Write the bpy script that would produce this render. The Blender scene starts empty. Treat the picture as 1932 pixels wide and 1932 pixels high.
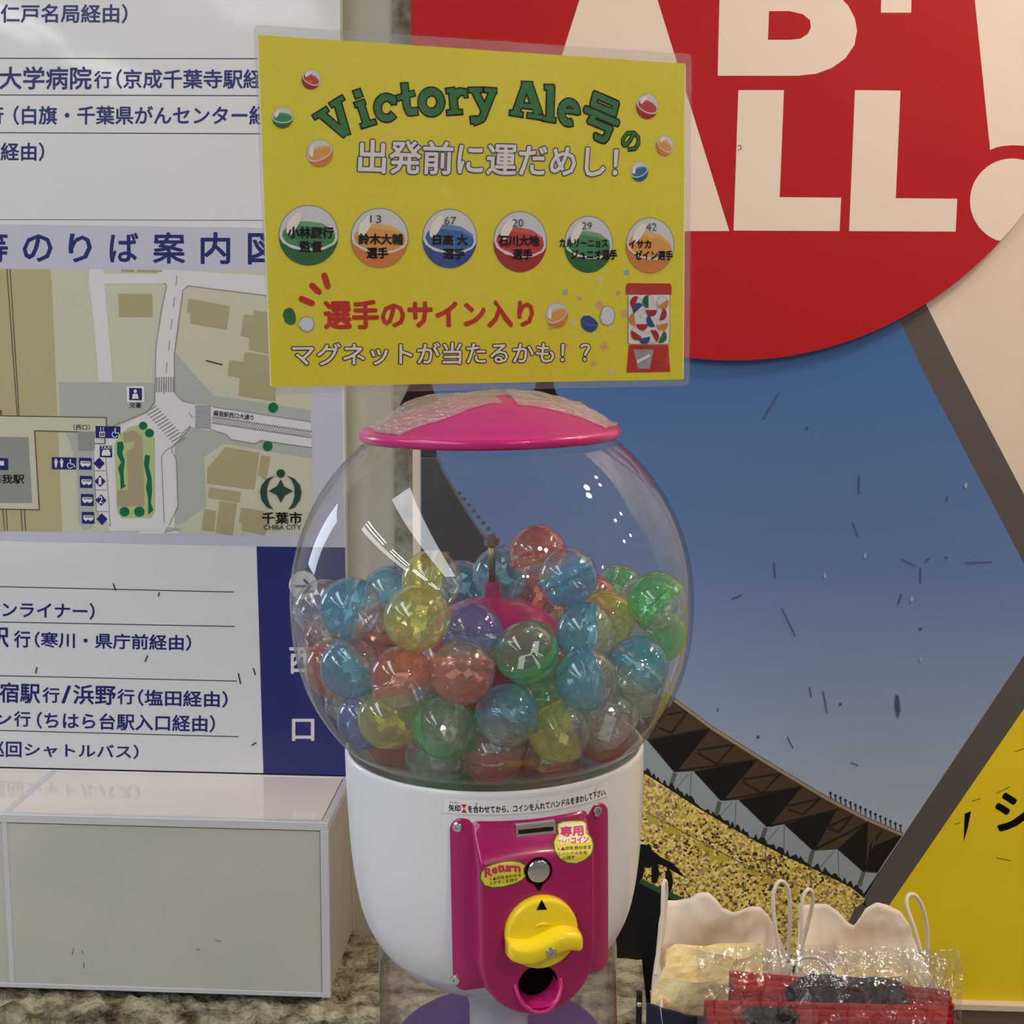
import bpy, bmesh, math, random
from math import sin, cos, pi, radians, sqrt, atan2
from mathutils import Vector, Matrix, noise, geometry

S = bpy.context.scene
COL = S.collection
random.seed(7)

# ---------------------------------------------------------------- camera
F, PT, YW, RL = 2500.0, radians(8.5), radians(2.6), radians(.5)
CAM = Vector((0, -2.25, 1.45))
FW = Vector((-sin(YW)*cos(PT), cos(YW)*cos(PT), -sin(PT)))
R0 = Vector((cos(YW), sin(YW), 0)); U0 = R0.cross(FW)
RT = R0*cos(RL)+U0*sin(RL); UP = -R0*sin(RL)+U0*cos(RL)
cd = bpy.data.cameras.new('camera'); cd.sensor_width = 36; cd.lens = 36*F/1932; cd.clip_start = .02
cam = bpy.data.objects.new('camera', cd); COL.objects.link(cam); S.camera = cam
cam.matrix_world = Matrix(((RT.x, UP.x, -FW.x, CAM.x), (RT.y, UP.y, -FW.y, CAM.y), (RT.z, UP.z, -FW.z, CAM.z), (0, 0, 0, 1)))
def ray(x, y): return FW+RT*((x-966)/F)-UP*((y-966)/F)
def dep(x, y, d): return CAM+ray(x, y)*d

# ---------------------------------------------------------------- light
S.view_settings.view_transform = 'Standard'; S.view_settings.look = 'None'
S.view_settings.gamma = 1; S.view_settings.exposure = -.12
S.cycles.transparent_max_bounces = 48; S.cycles.max_bounces = 10
w = bpy.data.worlds.new('world'); S.world = w; w.use_nodes = True
bg = w.node_tree.nodes['Background']; bg.inputs[0].default_value = (.86, .93, 1, 1); bg.inputs[1].default_value = .22
def area(name, loc, tgt, sx, sy, e, col):
    l = bpy.data.lights.new(name, 'AREA'); l.shape = 'RECTANGLE'; l.size = sx; l.size_y = sy; l.energy = e; l.color = col
    o = bpy.data.objects.new(name, l); COL.objects.link(o); o.location = loc
    o.rotation_euler = (Vector(tgt)-Vector(loc)).to_track_quat('-Z', 'Y').to_euler(); return o
def spot(name, loc, e, col, r=.04):
    l = bpy.data.lights.new(name, 'POINT'); l.energy = e; l.color = col; l.shadow_soft_size = r
    o = bpy.data.objects.new(name, l); COL.objects.link(o); o.location = loc; return o
# skylights and fluorescent pairs in the concourse roof, left of and behind the photographer
area('skylight', (-1.62, -3.3, 3.0), (-1.62, -3.3, 0), .50, 4.0, 62, (.92, .95, 1))
area('skylight', (-3.42, -2.8, 3.0), (-3.42, -2.8, 0), .26, 3.2, 26, (.92, .95, 1))
for i in range(4):
    for k in (0, .16):
        area('fluorescent_tube', (-2.9-k, -1.8-i*1.55, 2.95), (-2.9-k, -1.8-i*1.55, 0), .035, 1.15, 9, (.97, 1, .98))
# daylight coming in past the left end of the wall
area('daylight_opening', (-3.6, 1.4, 2.0), (-.5, -1.2, 1.1), 2.0, 1.5, 70, (.74, .87, 1))
# warm downlights on the right
for x, y, e, r in ((1.43, -.92, 44, .055), (1.56, -1.06, 44, .055), (1.5, -.42, 16, .03), (1.66, -.52, 16, .03), (2.7, -.5, 16, .04), (2.7, -.9, 16, .04), (3.9, -.5, 12, .05), (3.9, -1.0, 12, .05), (1.3, -3.2, 40, .05), (1.5, -3.2, 40, .05), (1.44, -5.1, 16, .05), (1.64, -5.1, 16, .05), (4.7, -2.9, 12, .05)):
    spot('ceiling_downlight', (x, y, 3.0), e, (1, .80, .60), r)

# ---------------------------------------------------------------- materials
def lin(c): 
    c = c/255.; return c/12.92 if c <= .04045 else ((c+.055)/1.055)**2.4
def rgb(t, k=1): return (min(1, lin(t[0])*k), min(1, lin(t[1])*k), min(1, lin(t[2])*k), 1)
MC = {}
def mat(name, c, rough=.5, spec=.35, metal=0, k=1, coat=0, bump=0, bscale=40, var=0, vscale=6, c2=None):
    if name in MC: return MC[name]
    m = bpy.data.materials.new(name); m.use_nodes = True; nt = m.node_tree; b = nt.nodes['Principled BSDF']
    b.inputs['Base Color'].default_value = rgb(c, k); b.inputs['Roughness'].default_value = rough
    b.inputs['Specular IOR Level'].default_value = spec; b.inputs['Metallic'].default_value = metal
    b.inputs['Coat Weight'].default_value = coat; b.inputs['Coat Roughness'].default_value = .06
    if bump or var or c2:
        tc = nt.nodes.new('ShaderNodeTexCoord')
    if bump:
        n = nt.nodes.new('ShaderNodeTexNoise'); n.inputs['Scale'].default_value = bscale; n.inputs['Detail'].default_value = 6
        bp = nt.nodes.new('ShaderNodeBump'); bp.inputs['Strength'].default_value = bump; bp.inputs['Distance'].default_value = .01
        nt.links.new(tc.outputs['Object'], n.inputs['Vector']); nt.links.new(n.outputs['Fac'], bp.inputs['Height']); nt.links.new(bp.outputs['Normal'], b.inputs['Normal'])
    if var or c2:
        n = nt.nodes.new('ShaderNodeTexNoise'); n.inputs['Scale'].default_value = vscale; n.inputs['Detail'].default_value = 8; n.inputs['Roughness'].default_value = .65
        cr = nt.nodes.new('ShaderNodeValToRGB'); a = rgb(c, k); d = rgb(c2, k) if c2 else tuple(x*(1-var) for x in a[:3])+(1,)
        cr.color_ramp.elements[0].color = d; cr.color_ramp.elements[1].color = a
        cr.color_ramp.elements[0].position = .35; cr.color_ramp.elements[1].position = .62
        nt.links.new(tc.outputs['Object'], n.inputs['Vector']); nt.links.new(n.outputs['Fac'], cr.inputs[0]); nt.links.new(cr.outputs[0], b.inputs['Base Color'])
    MC[name] = m; return m
def clear(name, tint, edge, body=0, bodycol=None, f0=.035, fp=4.5, fmax=.75, rough=.02, bump=0, bscale=30, bdist=.01, ep=2.0):
    """thin clear plastic: tinted transparency, darker through the grazing edges, plus surface reflection"""
    if name in MC: return MC[name]
    m = bpy.data.materials.new(name); m.use_nodes = True; nt = m.node_tree; nt.nodes.clear(); N = nt.nodes.new; L = nt.links.new
    out = N('ShaderNodeOutputMaterial'); lw = N('ShaderNodeLayerWeight'); lw.inputs[0].default_value = .5
    def powr(p): 
        q = N('ShaderNodeMath'); q.operation = 'POWER'; L(lw.outputs['Facing'], q.inputs[0]); q.inputs[1].default_value = p; return q
    e = powr(ep); mx = N('ShaderNodeMix'); mx.data_type = 'RGBA'; L(e.outputs[0], mx.inputs[0])
    mx.inputs[6].default_value = (*tint, 1); mx.inputs[7].default_value = (*edge, 1)
    tr = N('ShaderNodeBsdfTransparent'); L(mx.outputs[2], tr.inputs[0]); cur = tr
    if body:
        ad = N('ShaderNodeMixShader'); ad.inputs[0].default_value = body
        df = N('ShaderNodeBsdfDiffuse'); tl = N('ShaderNodeBsdfTranslucent'); m2 = N('ShaderNodeMixShader'); m2.inputs[0].default_value = .5
        for q in (df, tl): q.inputs[0].default_value = (*(bodycol or tint), 1)
        L(df.outputs[0], m2.inputs[1]); L(tl.outputs[0], m2.inputs[2]); L(cur.outputs[0], ad.inputs[1]); L(m2.outputs[0], ad.inputs[2]); cur = ad
    g = N('ShaderNodeBsdfGlossy'); g.inputs['Roughness'].default_value = rough
    if bump:
        tc = N('ShaderNodeTexCoord'); n = N('ShaderNodeTexNoise'); n.inputs['Scale'].default_value = bscale; n.inputs['Detail'].default_value = 3
        bp = N('ShaderNodeBump'); bp.inputs['Strength'].default_value = bump; bp.inputs['Distance'].default_value = bdist
        L(tc.outputs['Object'], n.inputs['Vector']); L(n.outputs['Fac'], bp.inputs['Height']); L(bp.outputs['Normal'], g.inputs['Normal'])
    f = powr(fp); mr = N('ShaderNodeMapRange'); L(f.outputs[0], mr.inputs[0]); mr.inputs[3].default_value = f0; mr.inputs[4].default_value = fmax
    ms = N('ShaderNodeMixShader'); L(mr.outputs[0], ms.inputs[0]); L(cur.outputs[0], ms.inputs[1]); L(g.outputs[0], ms.inputs[2]); L(ms.outputs[0], out.inputs[0])
    MC[name] = m; return m

K = 1.0
M_white = mat('white_print', (214, 214, 216), .45)
M_black = mat('black_ink', (9, 8, 10), .6, .12)

# ---------------------------------------------------------------- object helpers
def tag(o, label=None, cat=None, group=None, kind=None):
    if label: o['label'] = label
    if cat: o['category'] = cat
    if group: o['group'] = group
    if kind: o['kind'] = kind
    return o
MW = {}
def empty(name, loc, label, cat, rot=None, group=None):
    o = bpy.data.objects.new(name, None); COL.objects.link(o); o.empty_display_size = .05
    m = Matrix.Translation(loc) @ (rot.to_4x4() if rot else Matrix())
    o.matrix_world = m; MW[o.name] = m.copy(); return tag(o, label, cat, group)
def obj(name, vs, fs, m, parent=None, smooth=False, mi=None, local=False, label=None):
    """verts in world coordinates (or the parent's if local)"""
    if parent is not None and not local:
        inv = MW[parent.name].inverted(); vs = [inv @ Vector(v) for v in vs]
    me = bpy.data.meshes.new(name); me.from_pydata([tuple(v) for v in vs], [], fs)
    for x in (m if isinstance(m, (list, tuple)) else [m]): me.materials.append(x)
    if mi: 
        for p, i in zip(me.polygons, mi): p.material_index = i
    if smooth: me.polygons.foreach_set('use_smooth', [True]*len(me.polygons))
    me.update()
    o = bpy.data.objects.new(name, me); COL.objects.link(o)
    if parent is not None:
        o.parent = parent; MW[o.name] = MW[parent.name]
    else: MW[o.name] = Matrix()
    if label: o['label'] = label
    return o
def bevel(o, wd=.002, seg=2, ang=40):
    b = o.modifiers.new('bevel', 'BEVEL'); b.width = wd; b.segments = seg; b.limit_method = 'ANGLE'; b.angle_limit = radians(ang); return o
def solid(o, t, off=0):
    b = o.modifiers.new('solid', 'SOLIDIFY'); b.thickness = t; b.offset = off; return o
def box(x0, x1, y0, y1, z0, z1):
    v = [(x, y, z) for x in (x0, x1) for y in (y0, y1) for z in (z0, z1)]
    return v, [(0, 1, 3, 2), (4, 6, 7, 5), (0, 4, 5, 1), (2, 3, 7, 6), (0, 2, 6, 4), (1, 5, 7, 3)]
def boxo(name, b, m, parent=None, bv=0, **k):
    v, f = box(*b); o = obj(name, v, f, m, parent, **k)
    if bv: bevel(o, bv)
    return o
def join(parts):
    vs, fs = [], []
    for v, f in parts:
        n = len(vs); vs += list(v); fs += [tuple(i+n for i in q) for q in f]
    return vs, fs
def lathe(prof, n=64, close=False):
    vs, fs = [], []
    for r, z in prof:
        for i in range(n):
            a = 2*pi*i/n; vs.append(Vector((r*cos(a), r*sin(a), z)))
    for j in range(len(prof)-1):
        for i in range(n):
            k = (i+1) % n; fs.append((j*n+i, j*n+k, (j+1)*n+k, (j+1)*n+i))
    if close: fs.append(tuple(reversed(range(n)))); fs.append(tuple((len(prof)-1)*n+i for i in range(n)))
    return vs, fs
def tube(pts, r, n=8, cap=True):
    pts = [Vector(p) for p in pts]; vs, fs = [], []; ref = None
    for i, p in enumerate(pts):
        d = (pts[min(i+1, len(pts)-1)]-pts[max(i-1, 0)]).normalized()
        if ref is None: ref = d.orthogonal().normalized()
        ref = (ref-d*ref.dot(d)).normalized(); b = d.cross(ref)
        rr = r[i] if isinstance(r, list) else r
        for k in range(n): a = 2*pi*k/n; vs.append(p+ref*rr*cos(a)+b*rr*sin(a))
    for i in range(len(pts)-1):
        for k in range(n): q = (k+1) % n; fs.append((i*n+k, i*n+q, (i+1)*n+q, (i+1)*n+k))
    if cap: fs.append(tuple(reversed(range(n)))); fs.append(tuple((len(pts)-1)*n+k for k in range(n)))
    return vs, fs
def spline(P, n=8):
    P = [Vector(p) for p in P]; out = []
    for i in range(len(P)-1):
        a, b, c, d = P[max(i-1, 0)], P[i], P[i+1], P[min(i+2, len(P)-1)]
        for k in range(n):
            t = k/n; out.append(.5*((2*b)+(c-a)*t+(2*a-5*b+4*c-d)*t*t+(3*b-a-3*c+d)*t**3))
    return out+[P[-1]]

# ---------------------------------------------------------------- flat printing on planes
class Wall:                      # plane y = Y, 2D = (x, z)
    def __init__(s, Y): s.Y = Y
    def px(s, x, y): r = ray(x, y); p = CAM+r*((s.Y-CAM.y)/r.y); return Vector((p.x, p.z))
    def to3(s, a, off): return Vector((a[0], s.Y-off, a[1]))
class Plane:                     # plane through three points, 2D = along its axes
    def __init__(s, O, X, Z): s.O = O; s.X = (X-O).normalized(); s.N = s.X.cross(Z-O).normalized(); s.Z = s.N.cross(s.X)
    def px(s, x, y):
        r = ray(x, y); t = (s.O-CAM).dot(s.N)/r.dot(s.N); p = CAM+r*t-s.O; return Vector((p.dot(s.X), p.dot(s.Z)))
    def to3(s, a, off): return s.O+s.X*a[0]+s.Z*a[1]+s.N*off*s.sg
LAY = .00014
class Print:
    """collects flat shapes on a frame, then builds one mesh"""
    def __init__(s, fr): s.fr = fr; s.v = []; s.f = []; s.mi = []; s.m = []; s.k = 0
    def _m(s, m):
        if m not in s.m: s.m.append(m)
        return s.m.index(m)
    def add(s, pts2, tris, m, layer):
        if hasattr(s.fr, 'fine'):
            P = [Vector(q) for q in pts2]; T = []
            st = [(t[0], t[i], t[i+1]) for t in tris for i in range(1, len(t)-1)]
            while st:
                a, b, c = st.pop(); E3 = [((P[a]-P[b]).length, a, b, c), ((P[b]-P[c]).length, b, c, a), ((P[c]-P[a]).length, c, a, b)]
                l, u, v, w_ = max(E3)
                if l > s.fr.fine: P.append((P[u]+P[v])/2); k = len(P)-1; st += [(u, k, w_), (k, v, w_)]
                else: T.append((a, b, c))
            pts2, tris = P, T
        s.k = (s.k+1) % 16; n = len(s.v); s.v += [s.fr.to3(p, LAY*layer+s.k*7e-6) for p in pts2]
        for t in tris: s.f.append(tuple(i+n for i in t)); s.mi.append(s._m(m))
    def poly2(s, P, m, layer=1):
        t = geometry.tessellate_polygon([[Vector((p[0], p[1], 0)) for p in P]]); s.add(P, t, m, layer)
    def poly(s, P, m, layer=1): s.poly2([s.fr.px(*p) for p in P], m, layer)
    def ell(s, cx, cy, rx, ry, m, layer=1, rot=0, n=28, a0=0, a1=2*pi):
        r = radians(rot); P = []
        for i in range(n):
            a = a0+(a1-a0)*i/(n if a1-a0 > 6.28 else n-1); x, y = rx*cos(a), ry*sin(a); P.append((cx+x*cos(r)-y*sin(r), cy+x*sin(r)+y*cos(r)))
        s.poly(P, m, layer)
    def line(s, P, wd, m, layer=1, rnd=True):
        Q = [s.fr.px(*p) for p in P]; u = (s.fr.px(P[0][0]+1, P[0][1])-s.fr.px(*P[0])).length*wd/2
        for a, b in zip(Q[:-1], Q[1:]):
            d = (b-a); 
            if d.length < 1e-7: continue
            d = d.normalized(); n = Vector((-d.y, d.x))*u; s.add([a-n, b-n, b+n, a+n], [(0, 1, 2, 3)], m, layer)
        if rnd:
            for q in (Q if rnd is True else Q[1:-1]):
                s.add([q+Vector((cos(i*pi/5), sin(i*pi/5)))*u for i in range(10)], [tuple(range(10))], m, layer)
    def stroke(s, P, wd, ow, m, mo, layer=1):      # butt ended stroke with an outline beneath
        a, b = Vector(P[0]), Vector(P[1]); c, d = Vector(P[-1]), Vector(P[-2])
        P2 = [tuple(a+(a-b).normalized()*ow)]+[tuple(p) for p in P[1:-1]]+[tuple(c+(c-d).normalized()*ow)]
        s.line(P2, wd+2*ow, mo, layer, 'mid'); s.line(P, wd, m, layer+1, 'mid')
    def text(s, body, BL, BR, TL, m, layer=1, bold=0, outline=None, omat=None, slant=0):
        G = glyphs(body, 0); (x0, y0, x1, y1) = G[2]
        A, B, C = s.fr.px(*BL), s.fr.px(*BR), s.fr.px(*TL)
        def put(r, n, mm, L):
            for k in range(n):
                dx, dy = (r*cos(2*pi*k/n), r*sin(2*pi*k/n)) if r else (0, 0)
                s.add([A+(B-A)*((x+dx-x0)/(x1-x0))+(C-A)*((y+dy-y0)/(y1-y0)) for x, y in G[0]], G[1], mm, L)
        if outline: put(outline, 14, omat, layer); layer += 1.0
        if bold: put(bold, 8, m, layer)
        put(0, 1, m, layer)
    def box(s, body, x0, x1, y0, y1, m, layer=1, dy=0, **k):       # axis-aligned pixel box, dy = fall to the right
        s.text(body, (x0, y1), (x1, y1+dy), (x0, y0), m, layer, **k)
    def build(s, name, parent, **k): return obj(name, s.v, s.f, s.m, parent, mi=s.mi, **k)
_G = {}
def glyphs(body, bold):
    key = (body, bold)
    if key in _G: return _G[key]
    c = bpy.data.curves.new('text', 'FONT'); c.body = body; c.size = 1; c.offset = bold; c.resolution_u = 2; c.fill_mode = 'FRONT'
    o = bpy.data.objects.new('text', c); COL.objects.link(o); bpy.context.view_layer.update()
    e = o.evaluated_get(bpy.context.evaluated_depsgraph_get()); me = e.to_mesh()
    v = [(q.co.x, q.co.y) for q in me.vertices]; f = [tuple(p.vertices) for p in me.polygons]
    e.to_mesh_clear(); bpy.data.objects.remove(o); bpy.data.curves.remove(c)
    if not v: v = [(0, 0), (1, 1)]
    bb = (min(a for a, b in v), min(b for a, b in v), max(a for a, b in v), max(b for a, b in v))
    _G[key] = (v, f, bb); return _G[key]

# ================================================================ SETTING
M_beige = mat('painted_wall', (192, 188, 170), .6, bump=.05, bscale=60, var=.06, vscale=3)
M_conc = mat('bare_concrete', (178, 172, 152), .9, .2, bump=.5, bscale=55, c2=(112, 106, 88), vscale=22)
M_kerb = mat('rough_concrete', (194, 184, 158), .95, .1, bump=1, bscale=120, c2=(84, 70, 50), vscale=24)
M_floor = mat('floor_tile', (150, 146, 138), .5, var=.15)
wb = boxo('wall_back', (-1.9, 3, 0, .12, 0, 3), M_beige); wb['kind'] = 'structure'
W0 = Wall(0); a = W0.px(741, 0).x; b = W0.px(790, 0).x
boxo('trim_2', (a, b, -.012, -.0002, .34, 3), M_conc, None, .002)['kind'] = 'structure'
fl = boxo('floor', (-3, 3, -6, .12, -.1, 0), M_floor); fl['kind'] = 'structure'
# concrete kerb with a broken front edge
KX = W0.px(1208, 1800).x
def kerb():
    zt = .333; nx, prof = 260, []
    path = [(0.0, 0)]+[(-.26*i/30, 0) for i in range(1, 31)]+[(-.262, -.004-.008*i) for i in range(8)]+[(-.262, -.1), (-.262, -.33)]
    vs, fs = [], []
    for i in range(nx+1):
        x = -1.88+(1.88+KX)*i/nx
        for j, (y, z) in enumerate(path):
            p = Vector((x, y, zt+z)); amp = .0 if j < 2 else (.0035 if j < 24 else (.013 if j < 36 else .004))
            n1 = noise.noise(p*28)+.6*noise.noise(p*70+Vector((3, 1, 7))); n2 = noise.noise(p*45+Vector((9, 9, 2)))
            vs.append((x, y-amp*1.2*n2-(0 if j < 24 else .006*noise.noise(Vector((x*9, 0, 5)))), zt+z+amp*n1*(1 if j < 36 else 0)-(.0 if j < 2 else .006)))
    m = len(path)
    for i in range(nx):
        for j in range(m-1): a = i*m+j; fs.append((a, a+1, a+m+1, a+m))
    return vs, fs
v, f = kerb(); kb = obj('kerb', v, f, M_kerb, smooth=False); kb['kind'] = 'structure'

# ================================================================ GUIDE BOARD (left)
BY = -.03; B = Wall(BY)
M_board = mat('board_white', (214, 216, 220), .28, coat=.3, var=.03, vscale=2)
M_lav = mat('lavender_print', (186, 187, 207), .35)
M_navy = mat('navy_print', (28, 34, 104), .35)
M_navyp = mat('navy_panel', (30, 36, 108), .3, coat=.3)
xr = B.px(656, 1450).x; zb = B.px(640, 1463).y
gb = empty('guide_board', (-1, BY, zb), 'white bus stop guide board with navy Japanese lettering and a station map', 'sign')
boxo('board', (-1.75, xr, BY, -.002, zb, 2.5), M_board, gb, .0015)
p = Print(B)
p.poly([(-80, 422), (641, 432), (650, 1034), (-80, 1019)], M_lav)
p.build('lavender_panel', gb)
p = Print(B); p.poly([(484, 1031), (651, 1033), (658, 1463), (497, 1459)], M_navyp)
p.ell(572, 1104, 27, 27, M_white, 2); p.line([(556, 1106), (584, 1106)], 5, M_navy, 3, False); p.line([(574, 1094), (586, 1106), (574, 1118)], 5, M_navy, 3)
p.box('西', 547, 592, 1222, 1270, M_white, 2, bold=.02); p.box('口', 552, 592, 1357, 1397, M_white, 2, bold=.02)
p.build('navy_panel', gb)
M_line = mat('thin_line', (70, 76, 92), .5)
p = Print(B)
for x0, y0, x1, y1, wd in ((-80, 110, 620, 111, 2), (-80, 179, 620, 181, 2), (-80, 250, 620, 253, 2), (-80, 414, 640, 416, 1.2),
                           (-80, 1105, 441, 1117, 2), (-80, 1172, 443, 1182, 2), (-80, 1273, 447, 1285, 2), (-80, 1376, 450, 1390, 2)):
    p = Print(B); p.line([(x0, y0), (x1, y1)], wd, M_line, 1, False); p.build('ruled_line', gb)

def letters(items, name='lettering'):
    for it in items:
        for (t, x0, x1, y0, y1) in it: p = Print(B); p.box(t, x0, x1, y0, y1, M_navy, 2, bold=.02, dy=.3 if y0 < 500 else (x1-x0)*.022); p.build(name, gb)
letters([[('仁戸名局経由）', 2, 240, 8, 43)], [('大学病院', 0, 172, 126, 168), ('行', 178, 210, 134, 166), ('（京成千葉寺駅経由', 220, 530, 131, 167)],
         [('行', -26, 6, 201, 235), ('（白旗・千葉県がんセンター', 26, 466, 200, 235), ('経由', 471, 545, 200, 235)], [('経由）', 2, 83, 269, 303)],
         [('等', -32, 14, 438, 494), ('の', 44, 98, 443, 493), ('り', 131, 172, 442, 494), ('ば', 208, 260, 440, 494), ('案', 290, 348, 439, 496), ('内', 380, 433, 439, 497), ('図', 469, 524, 441, 498)],
         [('ウンライナー）', -28, 178, 1134, 1164)], [('駅', -25, 16, 1184, 1220), ('行', 27, 57, 1190, 1221), ('（寒川・県庁前経由）', 66, 360, 1192, 1221)],
         [('宿駅', 0, 75, 1288, 1325), ('行', 81, 112, 1297, 1325), ('/', 117, 133, 1294, 1326), ('浜野', 139, 218, 1292, 1328), ('行', 222, 253, 1300, 1328), ('（塩田経由）', 261, 429, 1301, 1331)],
         [('ン', -10, 21, 1345, 1368), ('行', 27, 57, 1342, 1370), ('（ちはら台駅入口経由）', 70, 405, 1343, 1374)],
         [('巡回', -24, 40, 1398, 1427), ('シャトルバス）', 47, 261, 1401, 1427)]])
# the map
def Z6(*P): return [(x/3.788, 500+y/3.788) for x, y in P]
def Z7(*P): return [(300+x/3.645, 500+y/3.645) for x, y in P]
m_land = mat('map_pale', (190, 190, 170), .4); m_tan = mat('map_tan', (172, 164, 126), .4); m_grn = mat('map_grey_green', (164, 172, 166), .4)
m_bld = mat('map_building', (163, 155, 122), .4); m_road = mat('map_road', (208, 208, 212), .4); m_ln = mat('map_line', (128, 130, 132), .4)
m_dk = mat('map_dark_line', (72, 72, 62), .4); m_st = mat('map_station_grey', (140, 142, 138), .4); m_tree = mat('map_tree', (10, 98, 62), .4); m_isl = mat('map_island', (166, 186, 128), .4)
m_isb = mat('map_island_brown', (160, 150, 122), .4); m_emb = mat('emblem_green', (32, 66, 50), .4)
p = Print(B)
p.poly([(-80, 506), (584, 512), (590, 1010), (-80, 1001)], m_land, 2)
p.poly(Z6((-300, 28), (355, 30), (370, 120), (445, 1905), (-300, 1900)), m_tan, 3)
p.poly(Z6((420, 835), (1110, 842), (1100, 1000), (1060, 1045), (820, 1140), (700, 1400), (660, 1880), (600, 1895), (560, 1830), (545, 1400), (430, 1080)), m_grn, 3)
p.poly(Z7((110, 600), (370, 895), (1040, 1000), (1052, 1330), (440, 1225), (310, 1320), (325, 1660), (160, 1775), (60, 1790), (80, 1000)), m_grn, 3)
# roads
p.poly(Z6((640, 28), (740, 30), (808, 835), (705, 835), (670, 400), (636, 120)), m_road, 4)
p.poly(Z6((640, 60), (2180, 80), (2180, 130), (640, 135)), m_road, 4)
p.poly(Z7((50, 30), (760, 75), (760, 210), (200, 140), (165, 200), (105, 620), (110, 880), (160, 940), (1045, 1075), (1052, 1255), (700, 1200), (660, 1228), (500, 1200), (455, 1160), (220, 1115), (85, 1265), (120, 1340), (130, 1660), (70, 1790), (150, 1850), (-140, 1850), (-100, 1700), (-100, 1100), (0, 1000), (-10, 700), (60, 140)), m_road, 4)
p.poly(Z6((1110, 30), (1250, 40), (1250, 900), (1180, 1100), (1250, 1300), (1250, 1900), (790, 1900), (690, 1760), (660, 1320), (760, 1240), (860, 1150), (1050, 1060), (1110, 990), (1115, 600), (1190, 140)), m_road, 5)
p.poly(Z6((655, 1200), (750, 1200), (790, 1870), (690, 1760)), m_road, 5)
# land block edges and buildings
for q in (((848, 205), (1086, 207), (1090, 370), (855, 368)), ((868, 32), (960, 34), (960, 48), (868, 46)), ((980, 34), (1160, 36), (1160, 52), (980, 48))): p.poly(Z6(*q), m_bld, 6)
for q in (((205, 232), (485, 282), (465, 443), (218, 400), (220, 330), (195, 322)), ((655, 312), (760, 325), (760, 610), (620, 578), (625, 498), (565, 485), (585, 342), (648, 348)),
          ((592, 600), (800, 630), (800, 935), (550, 897), (560, 775), (475, 758), (487, 655), (582, 665)), ((460, 1252), (688, 1292), (655, 1543), (332, 1500), (335, 1395)),
          ((705, 1308), (765, 1318), (735, 1480), (680, 1440)), ((345, 1527), (562, 1562), (552, 1632), (338, 1598)), ((420, 1622), (535, 1640), (505, 1857), (390, 1840)),
          ((312, 1676), (392, 1690), (375, 1832), (295, 1820)), ((565, 1668), (760, 1700), (730, 1855), (570, 1825), (572, 1772), (552, 1765))): p.poly(Z7(*q), m_bld, 6)
# station
p.poly(Z6((-300, 1075), (760, 1090), (765, 1275), (550, 1195), (248, 1185), (282, 1748), (-300, 1738)), m_land, 6)
p.poly(Z6((-300, 1225), (205, 1230), (232, 1700), (-300, 1698)), m_st, 7)
for q in (((-300, 1072), (760, 1090), (762, 1150)), ((690, 1195), (248, 1183), (282, 1748), (-300, 1738)), ((680, 1275), (752, 1277), (750, 1230))): p.line(Z6(*q), 1.6, m_dk, 8, False)
p.poly(Z6((558, 1190), (678, 1190), (678, 1325), (566, 1322)), m_st, 8)
for q in (((50, 28), (125, 1075)), ((72, 28), (138, 1078)), ((20, 1745), (35, 1898)), ((43, 1745), (55, 1898)), ((150, 1745), (162, 1900)), ((175, 1745), (185, 1900))): p.line(Z6(*q), 1.6, m_dk, 5, False)
for q in (((1170, 128), (1190, 140), (1190, 160), (1150, 350), (1115, 600), (1105, 980), (1060, 1045), (810, 1150)), ((1175, 1840), (1155, 1370), (1180, 1330), (1240, 1290)),
          ((668, 1330), (690, 1760), (785, 1865)), ((755, 1340), (790, 1865)), ((680, 1470), (757, 1470)), ((680, 1607), (765, 1607)), ((690, 1760), (775, 1762))): p.line(Z6(*q), 1.2, m_ln, 8, False)
for q in (((760, 212), (200, 142), (165, 175), (105, 620), (108, 880), (160, 935), (250, 955)), ((370, 975), (1045, 1078)), ((350, 1130), (455, 1160), (500, 1200), (660, 1228), (700, 1208), (1052, 1255)),
          ((220, 1110), (85, 1265), (120, 1340), (130, 1660), (70, 1790)), ((155, 1160), (215, 1105)), ((205, 1015), (235, 1050))): p.line(Z7(*q), 1.3, m_ln, 8, False)
for i in range(6): p.line(Z7((125-17*i, 70+150*i), (118-17*i, 140+150*i)), 1.2, m_ln, 8, False)
for i in range(8): p.line(Z6((1122+17*i, 800), (1120+17*i, 908)), 2, m_ln, 8, False)
for i in range(13):
    p.line(Z7((250, 965+12.5*i), (358, 972+12.5*i)), 1.7, m_ln, 8, False)
    p.line(Z6((1040+17*i, 1070-10+19*i-6), (1120+17*i, 1005+19*i)), 1.7, m_ln, 8, False)
for i in range(9): p.line(Z7((40+14*i, 1845-4*i), (60+12*i, 1800+2*i)), 1.2, m_ln, 8, False)
for i in range(42):
    x = 365+16.2*i; y = 1050+.148*(x-365); p.line(Z7((x, y+18), (x+20, y-12)), 1.2, m_ln, 8, False); p.line(Z7((x, y+40), (x+20, y+20)), 1.2, m_ln, 8, False)
p.line(Z7((365, 1045), (1050, 1146)), 1.2, m_ln, 8, False); p.line(Z7((365, 1085), (1050, 1186)), 1.2, m_ln, 8, False)
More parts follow.
